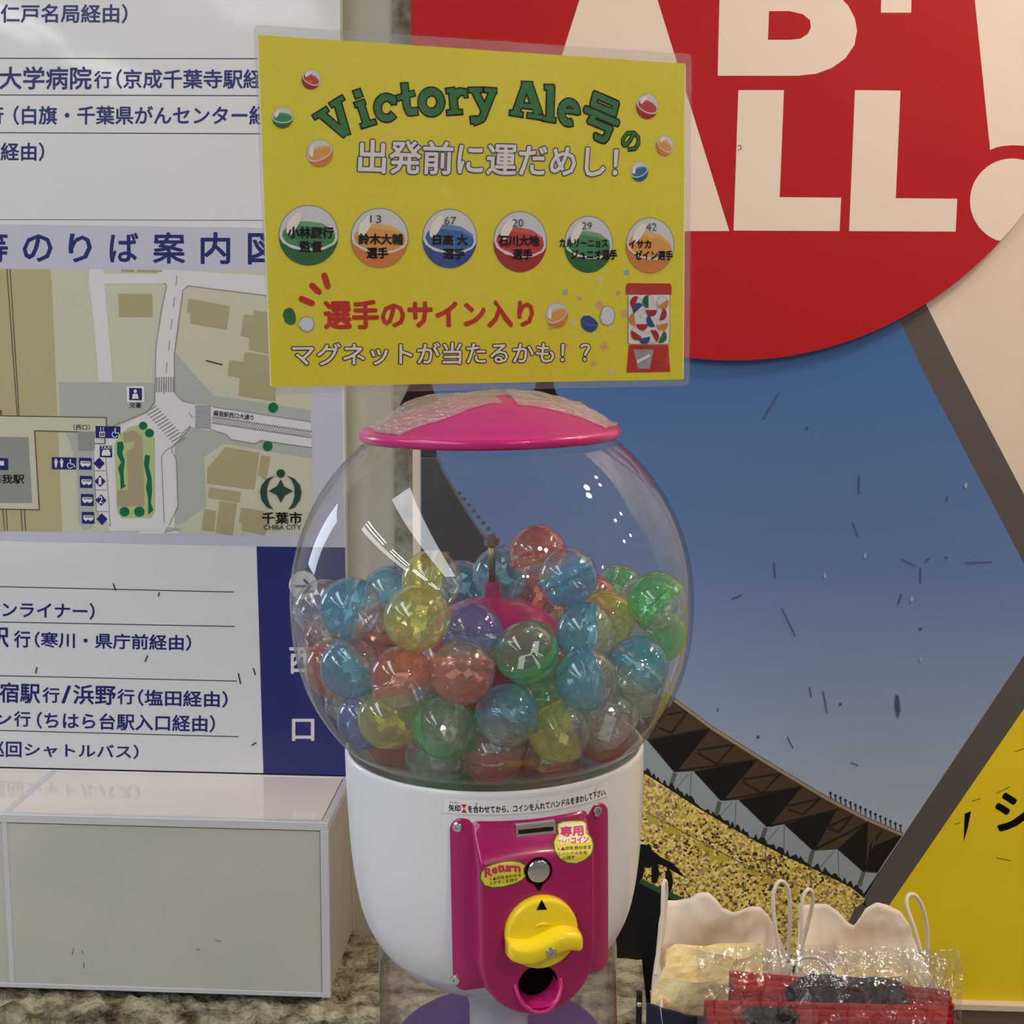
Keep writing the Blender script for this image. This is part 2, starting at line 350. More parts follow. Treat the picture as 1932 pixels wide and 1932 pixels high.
# green island
p.poly(Z6((1000, 1140), (1070, 1180), (1105, 1240), (1108, 1760), (1080, 1805), (870, 1805), (840, 1770), (820, 1280), (850, 1220), (920, 1160)), m_isl, 9)
p.poly(Z6((880, 1200), (960, 1180), (1020, 1230), (1035, 1725), (840, 1725), (838, 1610), (915, 1605), (905, 1330), (965, 1300), (960, 1260), (890, 1270)), m_isb, 10)
for cx, cy, r in ((1025, 1148, 30), (1070, 1200, 32), (892, 1762, 36), (998, 1762, 38)): p.ell(cx/3.788, 500+cy/3.788, r/3.788, r/3.9, m_tree, 11, n=16)
p.poly(Z6((840, 1265), (880, 1262), (888, 1300), (875, 1340), (895, 1400), (885, 1480), (890, 1570), (905, 1575), (865, 1605), (860, 1500), (845, 1450), (868, 1410), (838, 1350)), m_tree, 11)
p.poly(Z6((1040, 1355), (1075, 1360), (1065, 1440), (1085, 1520), (1090, 1600), (1080, 1700), (1098, 1750), (1062, 1785), (1060, 1660), (1045, 1590), (1055, 1530), (1030, 1420)), m_tree, 11)
for cx, cy in ((786, 980), (748, 1245)): p.ell(300+cx/3.645, 500+cy/3.645, 9, 9.6, m_tree, 9, n=18)
p.build('map_print', gb)
# pictogram plates
p = Print(B)
for q in (((905, 865), (1032, 865), (1035, 980), (908, 980)),): p.poly(Z6(*q), M_white, 8)
for q in (((925, 878), (1016, 880), (1016, 967), (925, 965)), ((685, 1150), (862, 1153), (860, 1238), (685, 1235)), ((715, 1290), (802, 1290), (803, 1374), (716, 1372)),
          ((372, 1373), (546, 1376), (546, 1460), (373, 1458)), ((566, 1377), (655, 1378), (656, 1462), (567, 1460)), ((572, 1506), (660, 1508), (662, 1592), (574, 1590)),
          ((580, 1635), (668, 1637), (670, 1721), (581, 1719)), ((586, 1763), (673, 1765), (676, 1848), (588, 1846)), ((-60, 1378), (60, 1380), (62, 1465), (-60, 1462)),
          ((670, 1417), (711, 1375), (750, 1417), (712, 1458)), ((677, 1546), (716, 1503), (757, 1546), (717, 1586)), ((684, 1680), (723, 1638), (763, 1680), (725, 1720)), ((690, 1815), (729, 1773), (770, 1815), (731, 1857))): p.poly(Z6(*q), M_navy, 9)
for (x, y) in ((580, 1400), (587, 1530), (593, 1658), (600, 1787)):
    p.poly(Z6((x, y), (x+66, y+2), (x+70, y+12), (x+68, y+34), (x+4, y+34), (x-4, y+20)), M_white, 10)
    for k in range(5): p.poly(Z6((x+8+k*12, y+6), (x+16+k*12, y+6), (x+16+k*12, y+16), (x+8+k*12, y+16)), M_navy, 11)
    for k in (16, 50): p.ell((x+k)/3.788, 500+(y+35)/3.788, 2, 2, M_white, 11, n=10)
for (x, y) in ((825, 1200), (505, 1422)):
    p.ell(x/3.788, 500+(y-28)/3.788, 1.7, 1.7, M_white, 10, n=10); p.line(Z6((x, y-20), (x+2, y), (x+22, y), (x+32, y+22)), 1.6, M_white, 10)
    p.line(Z6(*[(x-2+20*cos(t*.5), y+10+20*sin(t*.5)) for t in range(1, 10)]), 1.4, M_white, 10)
for x in (402, 443): p.ell(x/3.788, 500+1390/3.788, 1.8, 1.8, M_white, 10, n=10); p.poly(Z6((x-14, 1398), (x+14, 1398), (x+8, 1425), (x+6, 1447), (x-6, 1447), (x-8, 1425)), M_white, 10)
p.ell(968/3.788, 500+902/3.788, 3.2, 3.6, M_white, 10); p.poly(Z6((952, 920), (985, 920), (993, 955), (945, 955)), M_white, 10)
p.poly(Z6((712, 1190), (752, 1190), (752, 1228), (712, 1228)), M_white, 10); 
for k in range(3): p.poly(Z6((718+11*k, 1198), (726+11*k, 1198), (726+11*k, 1222), (718+11*k, 1222)), M_navy, 11)
p.line(Z6((722, 1160), (722, 1182)), 1.3, M_white, 10); p.line(Z6((742, 1160), (742, 1182)), 1.3, M_white, 10)
p.poly(Z6((730, 1340), (738, 1320), (782, 1320), (790, 1340), (790, 1362), (730, 1362)), M_white, 10)
p.poly(Z6((-5, 1400), (30, 1400), (32, 1432), (-5, 1432)), M_white, 10)
for t, x0, x1, y0, y1, m, bo in (('TAXI', 190.5, 210.3, 841, 847, M_white, .01), ('1', 187, 191.5, 901, 914, M_white, .01), ('2', 187.3, 194.6, 936, 949, M_white, .01),
                                 ('交番', 245, 267, 759.5, 769, M_black, .01), ('（西口）', 139, 170, 800.5, 811, M_black, 0), ('蘇我駅', -18, 46, 895, 912, M_black, .01), ('地', -9, 4, 772, 782, M_black, .01),
                                 ('千葉市', 495, 569.5, 966, 988, M_black, .015), ('CHIBA CITY', 498, 568, 990, 999, M_black, 0)): p.box(t, x0, x1, y0, y1, m, 12, bold=bo)
p.text('蘇我駅西口大通り', (403, 784), (478, 793), (404, 774), M_black, 12, bold=.01)
p.build('map_symbols', gb)['kind'] = 'stuff'
p = Print(B); cx, cy = 530, 925                      # city emblem
p.ell(cx, 893, 8, 8, m_emb, 13)
for sg in (-1, 1):
    p.poly([(cx+sg*t[0], t[1]) for t in ((11, 897), (26, 903), (36, 915), (39, 928), (36, 944), (26, 957), (14, 961), (22, 950), (26, 936), (26, 920), (21, 906))], m_emb, 13)
p.poly([(530, 904), (536, 917), (553, 926), (538, 934), (530, 948), (523, 934), (507, 926), (523, 917)], m_emb, 13)
p.build('city_emblem', gb)
p = Print(B)
for q in ([(214, 1100), (218, 1114)], [(279, 1236), (274, 1248)], [(389, 680), (420, 688)], [(450, 1270), (454, 1290)], [(301, 1117), (299, 1125)], [(70, 1258), (68, 1270)], [(478, 1260), (482, 1273)], [(484, 1400), (475, 1406)]):
    p.line(q, 2, M_black, 12, False)
p.build('scratch_marks', gb)['kind'] = 'stuff'

# ================================================================ PANELLED LEDGE below the board
M_pan = mat('grey_laminate', (190, 190, 181), .38, var=.05, vscale=4)
M_pan_top = mat('glossy_laminate', (222, 214, 208), .16, coat=.6)
M_alu = mat('brushed_aluminium', (214, 215, 220), .35, metal=.35)
M_gap = mat('dark_gap', (24, 22, 20), .8)
bx0, bx1, by0, by1, bz0, bz1 = -1.75, -.3815, -.2413, -.03, .3428, .6425
le = empty('panelled_ledge', ((bx0+bx1)/2, by0, bz0), 'long grey panelled box ledge with aluminium edging under the white guide board', 'ledge')
xd = -.9105
boxo('carcass', (bx0+.01, bx1-.006, by0+.006, -.002, bz0+.006, bz1-.005), M_gap, le)
for a, b in ((bx0, xd-.004), (xd+.004, bx1-.014)):
    boxo('front_panel', (a, b, by0+.001, by0+.008, bz0+.008, bz1-.016), M_pan, le, .0008)
    boxo('top_panel', (a+.002, b+(0 if b < xd else .001), by0+.011, by1-.003, bz1-.006, bz1-.0008), M_pan_top, le, .0006)
boxo('side_panel', (bx1-.007, bx1-.001, by0+.013, -.002, bz0+.008, bz1-.014), mat('side_laminate', (178, 168, 156), .45), le, .0008)
for bb in ((bx0, bx1, by0-.001, by0+.011, bz1-.014, bz1), (bx0, bx1, by0-.001, by0+.006, bz0, bz0+.008), (bx1-.013, bx1+.0005, by0-.0012, by0+.008, bz0, bz1-.0142),
           (bx1-.011, bx1+.0005, by0+.011, -.002, bz1-.014, bz1), (xd-.0045, xd+.0045, by0, by0+.006, bz0+.008, bz1-.014), (xd-.006, xd+.006, by0+.011, by1-.001, bz1-.006, bz1-.0002), (bx0, bx1-.011, by1-.004, by1+.002, bz1-.006, bz1+.0002),
           (bx1-.0065, bx1+.0003, -.008, -.001, bz0, bz1-.014)):
    boxo('edge_trim', bb, M_alu, le, .0007)
p = Print(Wall(by0+.001)); ms = mat('scuff', (120, 118, 112), .6)
for q in ([(139, 1788), (136, 1803)], [(154, 1793), (157, 1800)], [(158, 1815), (158, 1827)], [(404, 1774), (418, 1776)], [(370, 1793), (378, 1791)]): p.line(q, 1.6, ms, 1, False)
p.build('scuff_marks', le)['kind'] = 'stuff'

# ================================================================ MURAL BOARD (right)
MY = -.045; Mf = Wall(MY)
xl = Mf.px(776, 30).x; zm = Mf.px(1900, 1888).y
m_mw = mat('mural_cream', (226, 208, 190), .4, coat=.15, var=.03, vscale=3)
mb = empty('mural_board', (.6, MY, zm), 'wall board printed with a stadium photograph, grey band, cream and yellow fields', 'mural')
boxo('board', (xl, 1.5, MY, -.001, zm, 2.6), m_mw, mb, .001)
def gradmat(name, stops, axis=2, z0=0, z1=1):
    m = bpy.data.materials.new(name); m.use_nodes = True; nt = m.node_tree; b = nt.nodes['Principled BSDF']; b.inputs['Roughness'].default_value = .38
    g = nt.nodes.new('ShaderNodeNewGeometry'); s = nt.nodes.new('ShaderNodeSeparateXYZ'); mr = nt.nodes.new('ShaderNodeMapRange'); cr = nt.nodes.new('ShaderNodeValToRGB')
    nt.links.new(g.outputs['Position'], s.inputs[0]); nt.links.new(s.outputs[axis], mr.inputs[0]); mr.inputs[1].default_value = z0; mr.inputs[2].default_value = z1
    nt.links.new(mr.outputs[0], cr.inputs[0]); nt.links.new(cr.outputs[0], b.inputs['Base Color'])
    e = cr.color_ramp.elements; e[0].position = stops[0][0]; e[0].color = rgb(stops[0][1]); e[1].position = stops[-1][0]; e[1].color = rgb(stops[-1][1])
    for q, c in stops[1:-1]: n = e.new(q); n.color = rgb(c)
    return m
zt, zl = Mf.px(1500, 650).y, Mf.px(1500, 1560).y
m_sky = gradmat('printed_sky', [(0, (172, 186, 202)), (.25, (140, 158, 190)), (.55, (98, 124, 172)), (1, (62, 104, 164))], 2, zl, zt)
m_band = mat('grey_band', (92, 84, 80), .4); m_yel = mat('mural_yellow', (238, 210, 28), .35, coat=.15, var=.05)
p = Print(Mf); p.poly([(792, 300), (1560, 300), (1742, 700), (1932, 1063), (1983, 1160), (1932, 1236), (1621, 1700), (1501, 1879), (795, 1872)], m_sky, 1); p.build('printed_sky', mb)
p = Print(Mf)
p.poly([(1530, 240), (1620, 320), (1810, 700), (1932, 933), (2050, 1160), (1932, 1337), (1683, 1700), (1560, 1883), (1499, 1881), (1621, 1700), (1932, 1236), (1983, 1160), (1932, 1063), (1742, 700)], m_band, 2); p.build('grey_band', mb)
p = Print(Mf); p.poly([(2050, 1160), (2400, 1160), (2400, 1905), (1560, 1883), (1683, 1700), (1932, 1337)], m_yel, 2)
p.box('シ', 1880, 1950, 1498, 1566, M_black, 3, bold=.035); p.build('yellow_field', mb)
def ZS(*P): return [(1200+x/3.45, 1280+y/3.45) for x, y in P]
m_rf = mat('stand_roof_brown', (74, 60, 42), .5); m_rk = mat('stand_roof_black', (22, 17, 16), .5); m_rl = mat('roof_beam', (40, 28, 24), .5)
m_fas = mat('roof_fascia', (158, 142, 118), .5); m_gap = mat('pale_sky_gap', (150, 162, 168), .5); m_col = mat('stand_column', (92, 98, 100), .5)
E = [(799, 700), (815, 800), (824, 858), (838, 890), (870, 945), (905, 1000), (950, 1050), (1010, 1112), (1080, 1178), (1170, 1250), (1275, 1318), (1345, 1370), (1432, 1425), (1490, 1460), (1562, 1503), (1635, 1541), (1704, 1571)]
p = Print(Mf)
p.poly(E+[(1655, 1647), (1629, 1645), (1580, 1602), (1535, 1605), (1480, 1555), (1446, 1560), (1393, 1509), (1359, 1510), (1309, 1455), (1272, 1457), (1220, 1396), (1150, 1370), (1000, 1280), (797, 1120)], m_rf, 3)
p.poly([(794, 700)]+E[:10]+[(1200, 1330), (1000, 1270), (797, 1180)], mat('stand_dark_print', (24, 26, 34), .5), 4)  # dark left stand, part of the printed picture
for q in (((80, 400), (490, 325), (270, 600), (250, 610)), ((375, 605), (790, 530), (570, 790), (550, 795)), ((670, 790), (1080, 705), (870, 960), (850, 965)), ((965, 950), (1310, 850), (1165, 1112), (1150, 1120)), ((1310, 1110), (1510, 930), (1495, 1250), (1480, 1260)),
          ((1495, 1250), (1520, 1100), (1740, 1010), (1570, 1262))): p.poly(ZS(*q), m_rk, 4)
for q in (((200, 235), (340, 210), (230, 355), (150, 320)), ((400, 465), (640, 430), (525, 555), (395, 480)), ((695, 655), (940, 620), (820, 745), (690, 670)), ((985, 830), (1200, 780), (1085, 885), (990, 850)), ((1250, 965), (1410, 890), (1320, 1000), (1255, 975)), ((1600, 990), (1520, 1100), (1600, 1140)),
          ((80, 400), (490, 325)), ((270, 600), (790, 530)), ((570, 790), (1080, 705)), ((870, 960), (1320, 850)), ((1165, 1112), (1520, 930))): p.line(ZS(*q), 4, m_rl, 5, False)
p.line([(x-1, y+4) for x, y in E[10:]], 6, m_fas, 6); p.line([(x, y+2) for x, y in E[2:8]], 4, mat('left_fascia', (92, 92, 92), .5), 6)
p.build('printed_stand_roof', mb)
def crowdmat():
    m = bpy.data.materials.new('printed_crowd'); m.use_nodes = True; nt = m.node_tree; b = nt.nodes['Principled BSDF']; b.inputs['Roughness'].default_value = .5
    g = nt.nodes.new('ShaderNodeNewGeometry'); v = nt.nodes.new('ShaderNodeTexVoronoi'); v.inputs['Scale'].default_value = 250
    nt.links.new(g.outputs['Position'], v.inputs['Vector']); sp = nt.nodes.new('ShaderNodeSeparateColor'); nt.links.new(v.outputs['Color'], sp.inputs[0])
    n = nt.nodes.new('ShaderNodeTexNoise'); n.inputs['Scale'].default_value = 9; nt.links.new(g.outputs['Position'], n.inputs['Vector'])
    ad = nt.nodes.new('ShaderNodeMath'); ad.operation = 'MULTIPLY_ADD'; nt.links.new(n.outputs['Fac'], ad.inputs[0]); ad.inputs[1].default_value = 1.0; nt.links.new(sp.outputs[0], ad.inputs[2])
    s2 = nt.nodes.new('ShaderNodeMath'); s2.operation = 'SUBTRACT'; nt.links.new(ad.outputs[0], s2.inputs[0]); s2.inputs[1].default_value = .44
    cr = nt.nodes.new('ShaderNodeValToRGB'); cr.color_ramp.interpolation = 'CONSTANT'; e = cr.color_ramp.elements
    for i, (q, c) in enumerate(((0, (60, 48, 30)), (.15, (130, 108, 52)), (.26, (196, 168, 72)), (.48, (228, 200, 96)), (.76, (240, 224, 150)), (.96, (160, 138, 104)))):
        n = e[i] if i < 2 else e.new(q); n.position = q; n.color = rgb(c)
    nt.links.new(s2.outputs[0], cr.inputs[0]); nt.links.new(cr.outputs[0], b.inputs['Base Color']); return m
m_crowd = crowdmat(); m_dark = mat('mural_black', (13, 13, 15), .45)
CT = ZS((-200, 480), (60, 620), (200, 710), (400, 840), (600, 960), (780, 1060), (1000, 1170), (1200, 1260), (1400, 1360), (1500, 1440))
p = Print(Mf)
p.poly(ZS((-120, 300), (70, 400), (250, 610), (375, 605), (550, 795), (665, 790), (850, 965), (965, 950), (1150, 1120), (1310, 1110), (1480, 1260), (1580, 1265), (1450, 1480), (1200, 1400), (600, 1100), (-120, 700)), m_gap, 2)
for a, b in (((255, 615), (215, 730)), ((545, 800), (515, 915)), ((845, 970), (815, 1060)), ((1150, 1120), (1120, 1240)), ((1480, 1260), (1452, 1350))): p.line(ZS(a, b), 8, m_col, 4, False)
for a, b in (((360, 610), (350, 800)), ((650, 800), (645, 980)), ((965, 960), (962, 1130)), ((1315, 1115), (1320, 1300)), ((340, 620), (250, 730)), ((630, 800), (540, 900)), ((935, 965), (850, 1060)), ((1290, 1120), (1190, 1240))): p.line(ZS(a, b), 1, m_col, 4, False)
rr = random.Random(5); D = []
for a, b in zip(CT[:-1], CT[1:]):
    n = int((b[0]-a[0])/4)
    for i in range(n): t = i/n; D.append((a[0]+(b[0]-a[0])*t, a[1]+(b[1]-a[1])*t-rr.uniform(2, 15)))
p.poly(D+[(x, y+14) for x, y in reversed(CT)], mat('tree_row', (34, 30, 22), .5), 5)
p.poly(CT+ZS((1420, 1500), (1330, 1700), (1150, 1900), (300, 1900), (-200, 1500)), m_crowd, 6)
m_ban = mat('yellow_banner', (190, 172, 62), .5)
for q in (((60, 870), (130, 900), (165, 965), (80, 930)), ((190, 965), (285, 975), (280, 1020), (175, 1000)), ((375, 1060), (500, 1110), (505, 1140), (385, 1090)), ((480, 1160), (600, 1140), (600, 1190), (500, 1180)), ((680, 1220), (800, 1270), (790, 1290), (690, 1240)), ((820, 1300), (900, 1300), (900, 1340), (830, 1330)), ((1000, 1370), (1060, 1390), (1050, 1420), (990, 1390))): p.poly(ZS(*q), m_ban, 7)
p.line(ZS((50, 860), (400, 1050), (800, 1260), (1100, 1360)), 2, mat('aisle_grey', (120, 112, 92), .5), 7, False)
for x, y in ((840, 1130), (1130, 1270)): p.line(ZS((x, y), (x+20, y+160)), 3, MC['aisle_grey'], 7, False)
p.poly(ZS((-300, 1060), (60, 1080), (160, 1160), (240, 1200), (350, 1330), (330, 1480), (1450, 2100), (-300, 2060)), m_dark, 8)
p.poly(ZS((70, 1170), (200, 1230), (380, 1330), (340, 1440), (40, 1310)), m_crowd, 9)
p.poly(ZS((30, 1300), (330, 1440), (320, 1470), (20, 1340)), mat('turf_green', (50, 82, 44), .5), 10)
for x, y in ((80, 1100), (120, 1200), (210, 1260)): p.poly(ZS((x-20, y), (x, y-30), (x+20, y), (x+32, y+70), (x+15, y+130), (x-20, y+130)), m_dark, 11)
p.poly(ZS((-300, 1330), (20, 1330), (320, 1480), (700, 1700), (700, 2100), (-300, 2060)), m_dark, 11)
p.build('printed_crowd_stand', mb)
p = Print(Mf); m_fl = mat('floodlight_dark', (38, 38, 44), .5); m_fw = mat('floodlight_pale', (170, 172, 176), .5); m_fg = mat('floodlight_grey', (84, 84, 84), .5)
for i in range(15):
    x, y = 1265+i*32.5, 745+i*15.5-(i*i*.02); p.ell(1200+x/3.45, 1280+y/3.45, 2.6, 2.6, m_fl, 6, n=10); p.line(ZS((x, y), (x+3, y+38)), 2, m_fl, 6, False)
for i in range(5): p.ell(1200+(990+i*25)/3.45, 1280+(582+i*15)/3.45, 3, 2.4, m_fw, 6, n=8)
for i in range(13): x, y = 866+i*9.2, 930+i*11.2; p.ell(x, y, 4.2, 3.6, m_fg, 7, n=10); p.ell(x+1, y+.5, 2, 1.8, m_fl, 8, n=8)
p.build('printed_floodlights', mb)['kind'] = 'stuff'
p = Print(Mf); m_sc = mat('scratch', (70, 82, 112), .6); m_scl = mat('chip', (150, 160, 180), .6)
for q in ([(1620, 897), (1620, 932)], [(1608, 985), (1618, 1012)], [(1700, 1055), (1728, 1068)], [(1736, 1070), (1736, 1100)], [(1744, 1060), (1754, 1052)], [(1690, 1310), (1696, 1345)], [(1820, 1062), (1872, 1060)], [(1527, 1296), (1530, 1315)], [(1552, 1303), (1560, 1345)], [(1605, 1438), (1618, 1444)],
          [(1460, 1060), (1462, 1090)], [(1475, 1148), (1500, 1200)], [(1700, 1120), (1694, 1140)], [(1440, 790), (1470, 740)], [(1380, 1130), (1400, 1122)], [(1650, 1580), (1645, 1600)], [(1787, 936), (1785, 946)], [(1354, 1335), (1354, 1342)], [(1485, 1390), (1496, 1412)]): p.line(q, 2.2, m_sc, 12, False)
p.poly([(1689, 1312), (1695, 1312), (1698, 1340), (1693, 1355), (1688, 1335)], m_sc, 12)
for x, y in ((1632, 1048), (1720, 1130), (1737, 1243), (1556, 1085), (1822, 916)): p.ell(x, y, 3.4, 5.5, m_scl, 12, n=10)
for x, y in ((1522, 808), (1430, 1390), (1585, 1328), (1736, 1186), (1785, 1052)): p.ell(x, y, 3, 3, m_sc, 12, n=8)
for q in ([(1820, 1535), (1832, 1530), (1826, 1560), (1818, 1588)], ): p.poly(q, M_black, 4)
for q in ([(1833, 1512), (1850, 1506)], [(1915, 1418), (1932, 1412)], [(1880, 1618), (1908, 1624)], [(1880, 1497), (1905, 1484)], [(1800, 1555), (1812, 1552)], [(1770, 1520), (1792, 1528)]): p.line(q, 1.6, mat('yellow_scuff', (120, 98, 30), .6), 4, False)
p.build('scratch_marks', mb)['kind'] = 'stuff'
# skirting below the mural
boxo('baseboard_back', (Mf.px(1225, 1890).x, 1.5, MY-.01, -.001, .001, zm-.013), mat('brown_board', (112, 92, 78), .5), None, .001)['kind'] = 'structure'
boxo('trim_1', (Mf.px(1225, 1890).x, 1.5, MY-.016, -.001, zm-.012, zm-.0005), mat('pale_trim', (226, 206, 188), .4), None, .001)['kind'] = 'structure'

# ================================================================ RED DISC
DY = MY-.018; Df = Wall(DY)
c = Df.px(1400, 6); Rd = (c-Df.px(1400, 680)).length; xcl = Df.px(775, 30).x
rd = empty('round_sign', (c.x, DY, c.y-Rd), 'big red round sign with large cream capital letters above the blue mural', 'sign')
m_red = mat('red_gloss', (178, 26, 32), .5, .2); m_rede = mat('red_edge', (236, 200, 190), .5); m_cr = mat('cream_print', (232, 214, 198), .4)
P = [(max(xcl, c.x+Rd*cos(t*2*pi/160)), c.y+Rd*sin(t*2*pi/160)) for t in range(160)]
n = len(P); vs = [(x, DY, z) for x, z in P]+[(x, MY-.006, z) for x, z in P]
fs = [tuple(reversed(range(n))), tuple(range(n, 2*n))]+[(i, (i+1) % n, n+(i+1) % n, n+i) for i in range(n)]
obj('disc', vs, fs, [m_red, m_rede], rd, mi=[0, 0]+[0 if abs(P[i][0]-xcl) > 1e-4 else 1 for i in range(n)])
boxo('spacer', (c.x-.3, c.x+.2, MY-.0062, MY-.0025, c.y-.3, c.y+.3), M_gap, rd)
Q = Print(Df)
Q.poly([(1112, -60), (1222, -60), (1376, 436), (1220, 436), (1140, 380), (1100, 380), (1050, 436), (955, 436)], m_cr); Q.build('letter', rd)
Q = Print(Df); Q.poly([(1393, 170), (1479, 170), (1471, 372), (1587, 373), (1584, 436), (1384, 435)], m_cr); Q.build('letter', rd)
Q = Print(Df); Q.poly([(1613, 170), (1699, 171), (1690, 374), (1806, 375), (1803, 437), (1602, 436)], m_cr); Q.build('letter', rd)
Q = Print(Df)
Q.poly([(1360, -110), (1500, -110), (1570, -90), (1590, -50), (1575, -15), (1600, 10), (1613, 35), (1617, 58), (1612, 85), (1595, 110), (1570, 128), (1540, 139), (1505, 143), (1354, 143)], m_cr)
Q.poly([(1451, 21), (1490, 21), (1515, 27), (1528, 38), (1530, 52), (1524, 64), (1510, 73), (1490, 75), (1449, 75)], m_red, 2); Q.build('letter', rd)
Q = Print(Df); Q.poly([(1664, -60), (1721, -60), (1719, 24), (1662, 24)], m_cr); Q.build('letter', rd)
Q = Print(Df); Q.poly([(1833, -60), (1868, 283), (1880, 278), (1895, 275), (1912, 274), (1930, 275), (1945, 278), (1958, 283), (1993, -60)], m_cr)
P = []
for i in range(48):
    q = Df.px(1910+80*cos(i*pi/24), 379+80*sin(i*pi/24)); d = q-c
    if d.length > Rd*.999: q = c+d.normalized()*Rd*.999
    P.append(q)
Q.poly2(P, m_cr); Q.build('letter', rd)
Q = Print(Df); Q.line([(1391, 276), (1397, 274), (1399, 280), (1392, 284)], 1.2, M_black, 2, False); Q.build('scuff_mark', rd)

# ================================================================ CAPSULE MACHINE
G = dep(929, 1128, 1.14); RG = .172
ROT = Matrix.Rotation(-radians(1.2), 3, 'Y') @ Matrix.Rotation(radians(16.3), 3, 'Z')
cm = empty('capsule_machine', G, 'round capsule vending machine with clear globe, pink lid and white body', 'vending machine', ROT)
MM = MW[cm.name]; MI = MM.inverted(); CL = MI @ CAM; RI = ROT.transposed()
ZF = -1.2083            # floor, in machine height
M_pink = mat('pink_plastic', (196, 36, 118), .28, coat=.3); M_pinkd = mat('magenta_plastic', (160, 20, 92), .25, coat=.4)
M_wp = mat('white_plastic', (218, 219, 224), .3, coat=.25); M_yk = mat('yellow_plastic', (240, 212, 30), .3, coat=.3)
M_chr = mat('chrome', (215, 215, 212), .12, metal=1); M_steel = mat('worn_steel', (140, 126, 108), .35, metal=.8)
M_globe = clear('clear_globe', (.955, .96, .965), (.60, .62, .64), .034, (.8, .82, .86), .05, 4, .65, .012, ep=5)
# globe, open under the lid, seated in the body
prof = []
for i in range(61):
    t = -radians(47)+ (radians(50.5)+radians(47))*i/60; prof.append((RG*cos(t), RG*sin(t)))
def glim(z, a=RG): return a*sqrt(max(0, 1-abs(z/a)**(2.35 if z < 0 else 2)))
prof = [(.04, -.158), (.09, -.152)]+[(glim(z), z) for z in [-.145+.145*i/30 for i in range(31)]]+[q for q in prof if q[1] > .001]
v, f = lathe(prof, 96); obj('globe', v, f, M_globe, cm, True, local=True)
v, f = lathe([(0.0001, -.150), (.06, -.146), (.110, -.136), (.1262, -.1275)], 64); obj('globe_floor', v, f, mat('tray_grey', (168, 182, 174), .3, coat=.5), cm, True, local=True)
# lid
rimz = .1435
v, f = lathe([(.1045, rimz-.0045), (.1078, rimz-.0055), (.1098, rimz-.0035), (.1104, rimz-.0008), (.1096, rimz+.002), (.1070, rimz+.0036), (.104, rimz+.003)], 96); obj('lid_rim', v, f, M_pink, cm, True, local=True)
def lidz(r): return rimz+.002+.0295*(1-(r/.105)**2)**1.0 if r < .105 else rimz+.003
v, f = lathe([(max(.0002, .105*i/24), lidz(.105*i/24)) for i in range(24, -1, -1)], 96); obj('lid_dome', v, f, mat('pink_lid', (178, 42, 116), .35, coat=.2), cm, True, local=True)
# tape over the lid
M_tape = clear('clear_tape', (.93, .90, .88), (.7, .68, .66), .34, (.90, .87, .85), .12, 2.5, .6, .16, bump=1, bscale=220, bdist=.006)
def tape(x0, x1, y0f, y1, lift, seed, name='tape_strip'):
    nx, ny = 44, 12; vs, fs = [], []
    for i in range(nx+1):
        for j in range(ny+1):
            s = i/nx; t = j/ny; x = x0+(x1-x0)*s; yf = y0f(s); y = yf+(y1-yf)*t; y += .003*noise.noise(Vector((s*6, t*3, seed)))*(1-t)
            r = sqrt(x*x+y*y); 
            if r > .1075: k = .1075/r; x *= k; y *= k; r = .1075
            h = lift(s, t)*(.75+.5*noise.noise(Vector((s*7, t*5, seed+4)))); vs.append(Vector((x, y, lidz(min(r, .1049))+.0012+h+(.0025 if r > .104 else 0))))
    for i in range(nx):
        for j in range(ny): a = i*(ny+1)+j; fs.append((a, a+1, a+ny+2, a+ny+1))
    return obj(name, vs, fs, M_tape, cm, True, local=True)
tape(-.1, .0, lambda s: -.062+.012*s+.012*sin(s*9)*.3, .03, lambda s, t: .0075*sin(pi*min(1, s*1.15))*t**.7, 1)
tape(.012, .106, lambda s: -.050-.01*s, .035, lambda s, t: (.004+.009*s)*min(1, (1-s)*6)*t**.7, 2)
tape(-.03, .055, lambda s: -.02, .04, lambda s, t: .004*sin(pi*s)*t, 3)
# white body
bp = [(.1262, -.131), (.1262, -.1275), (.1283, -.1268), (.1298, -.1292), (.1300, -.135), (.1296, -.16), (.1282, -.20), (.1265, -.225), (.1235, -.25), (.119, -.272), (.1125, -.289), (.102, -.306), (.086, -.321), (.064, -.333), (.04, -.341), (.0285, -.343)]
P = spline([(a, b, 0) for a, b in bp], 4); v, f = lathe([(q.x, q.y) for q in P], 96); obj('body', v, f, M_wp, cm, True, local=True)
v, f = lathe([(.030, -.335), (.030, -.360), (.0275, -.361), (.0275, -.366), (.0262, -.367), (.0262, -.4065)], 48); obj('pole', v, f, M_wp, cm, True, local=True)
M_drum = clear('clear_drum', (.95, .95, .95), (.55, .55, .54), .02, (.8, .8, .8), .05, 3, .7, .03, ep=4)
v, f = lathe([(.1045, -.302), (.1064, -.315), (.1068, -.50)], 96); obj('clear_drum', v, f, M_drum, cm, True, local=True)
v, f = lathe([(.0001, -.4065), (.093, -.4065), (.095, -.408), (.095, -.412), (.0001, -.413)], 64); obj('purple_disc', v, f, mat('purple_card', (92, 62, 128), .6, var=.2, vscale=30), cm, local=True)
v, f = lathe([(.0262, -.413), (.0262, -.50)], 48); obj('pole', v, f, M_wp, cm, True, local=True)
v, f = lathe([(.0001, -.50), (.112, -.50), (.114, -.504), (.114, -.525), (.03, -.53), (.03, ZF+.03), (.15, ZF+.02), (.16, ZF+.005), (.16, ZF), (.001, ZF)], 64); obj('stand', v, f, M_wp, cm, local=True)

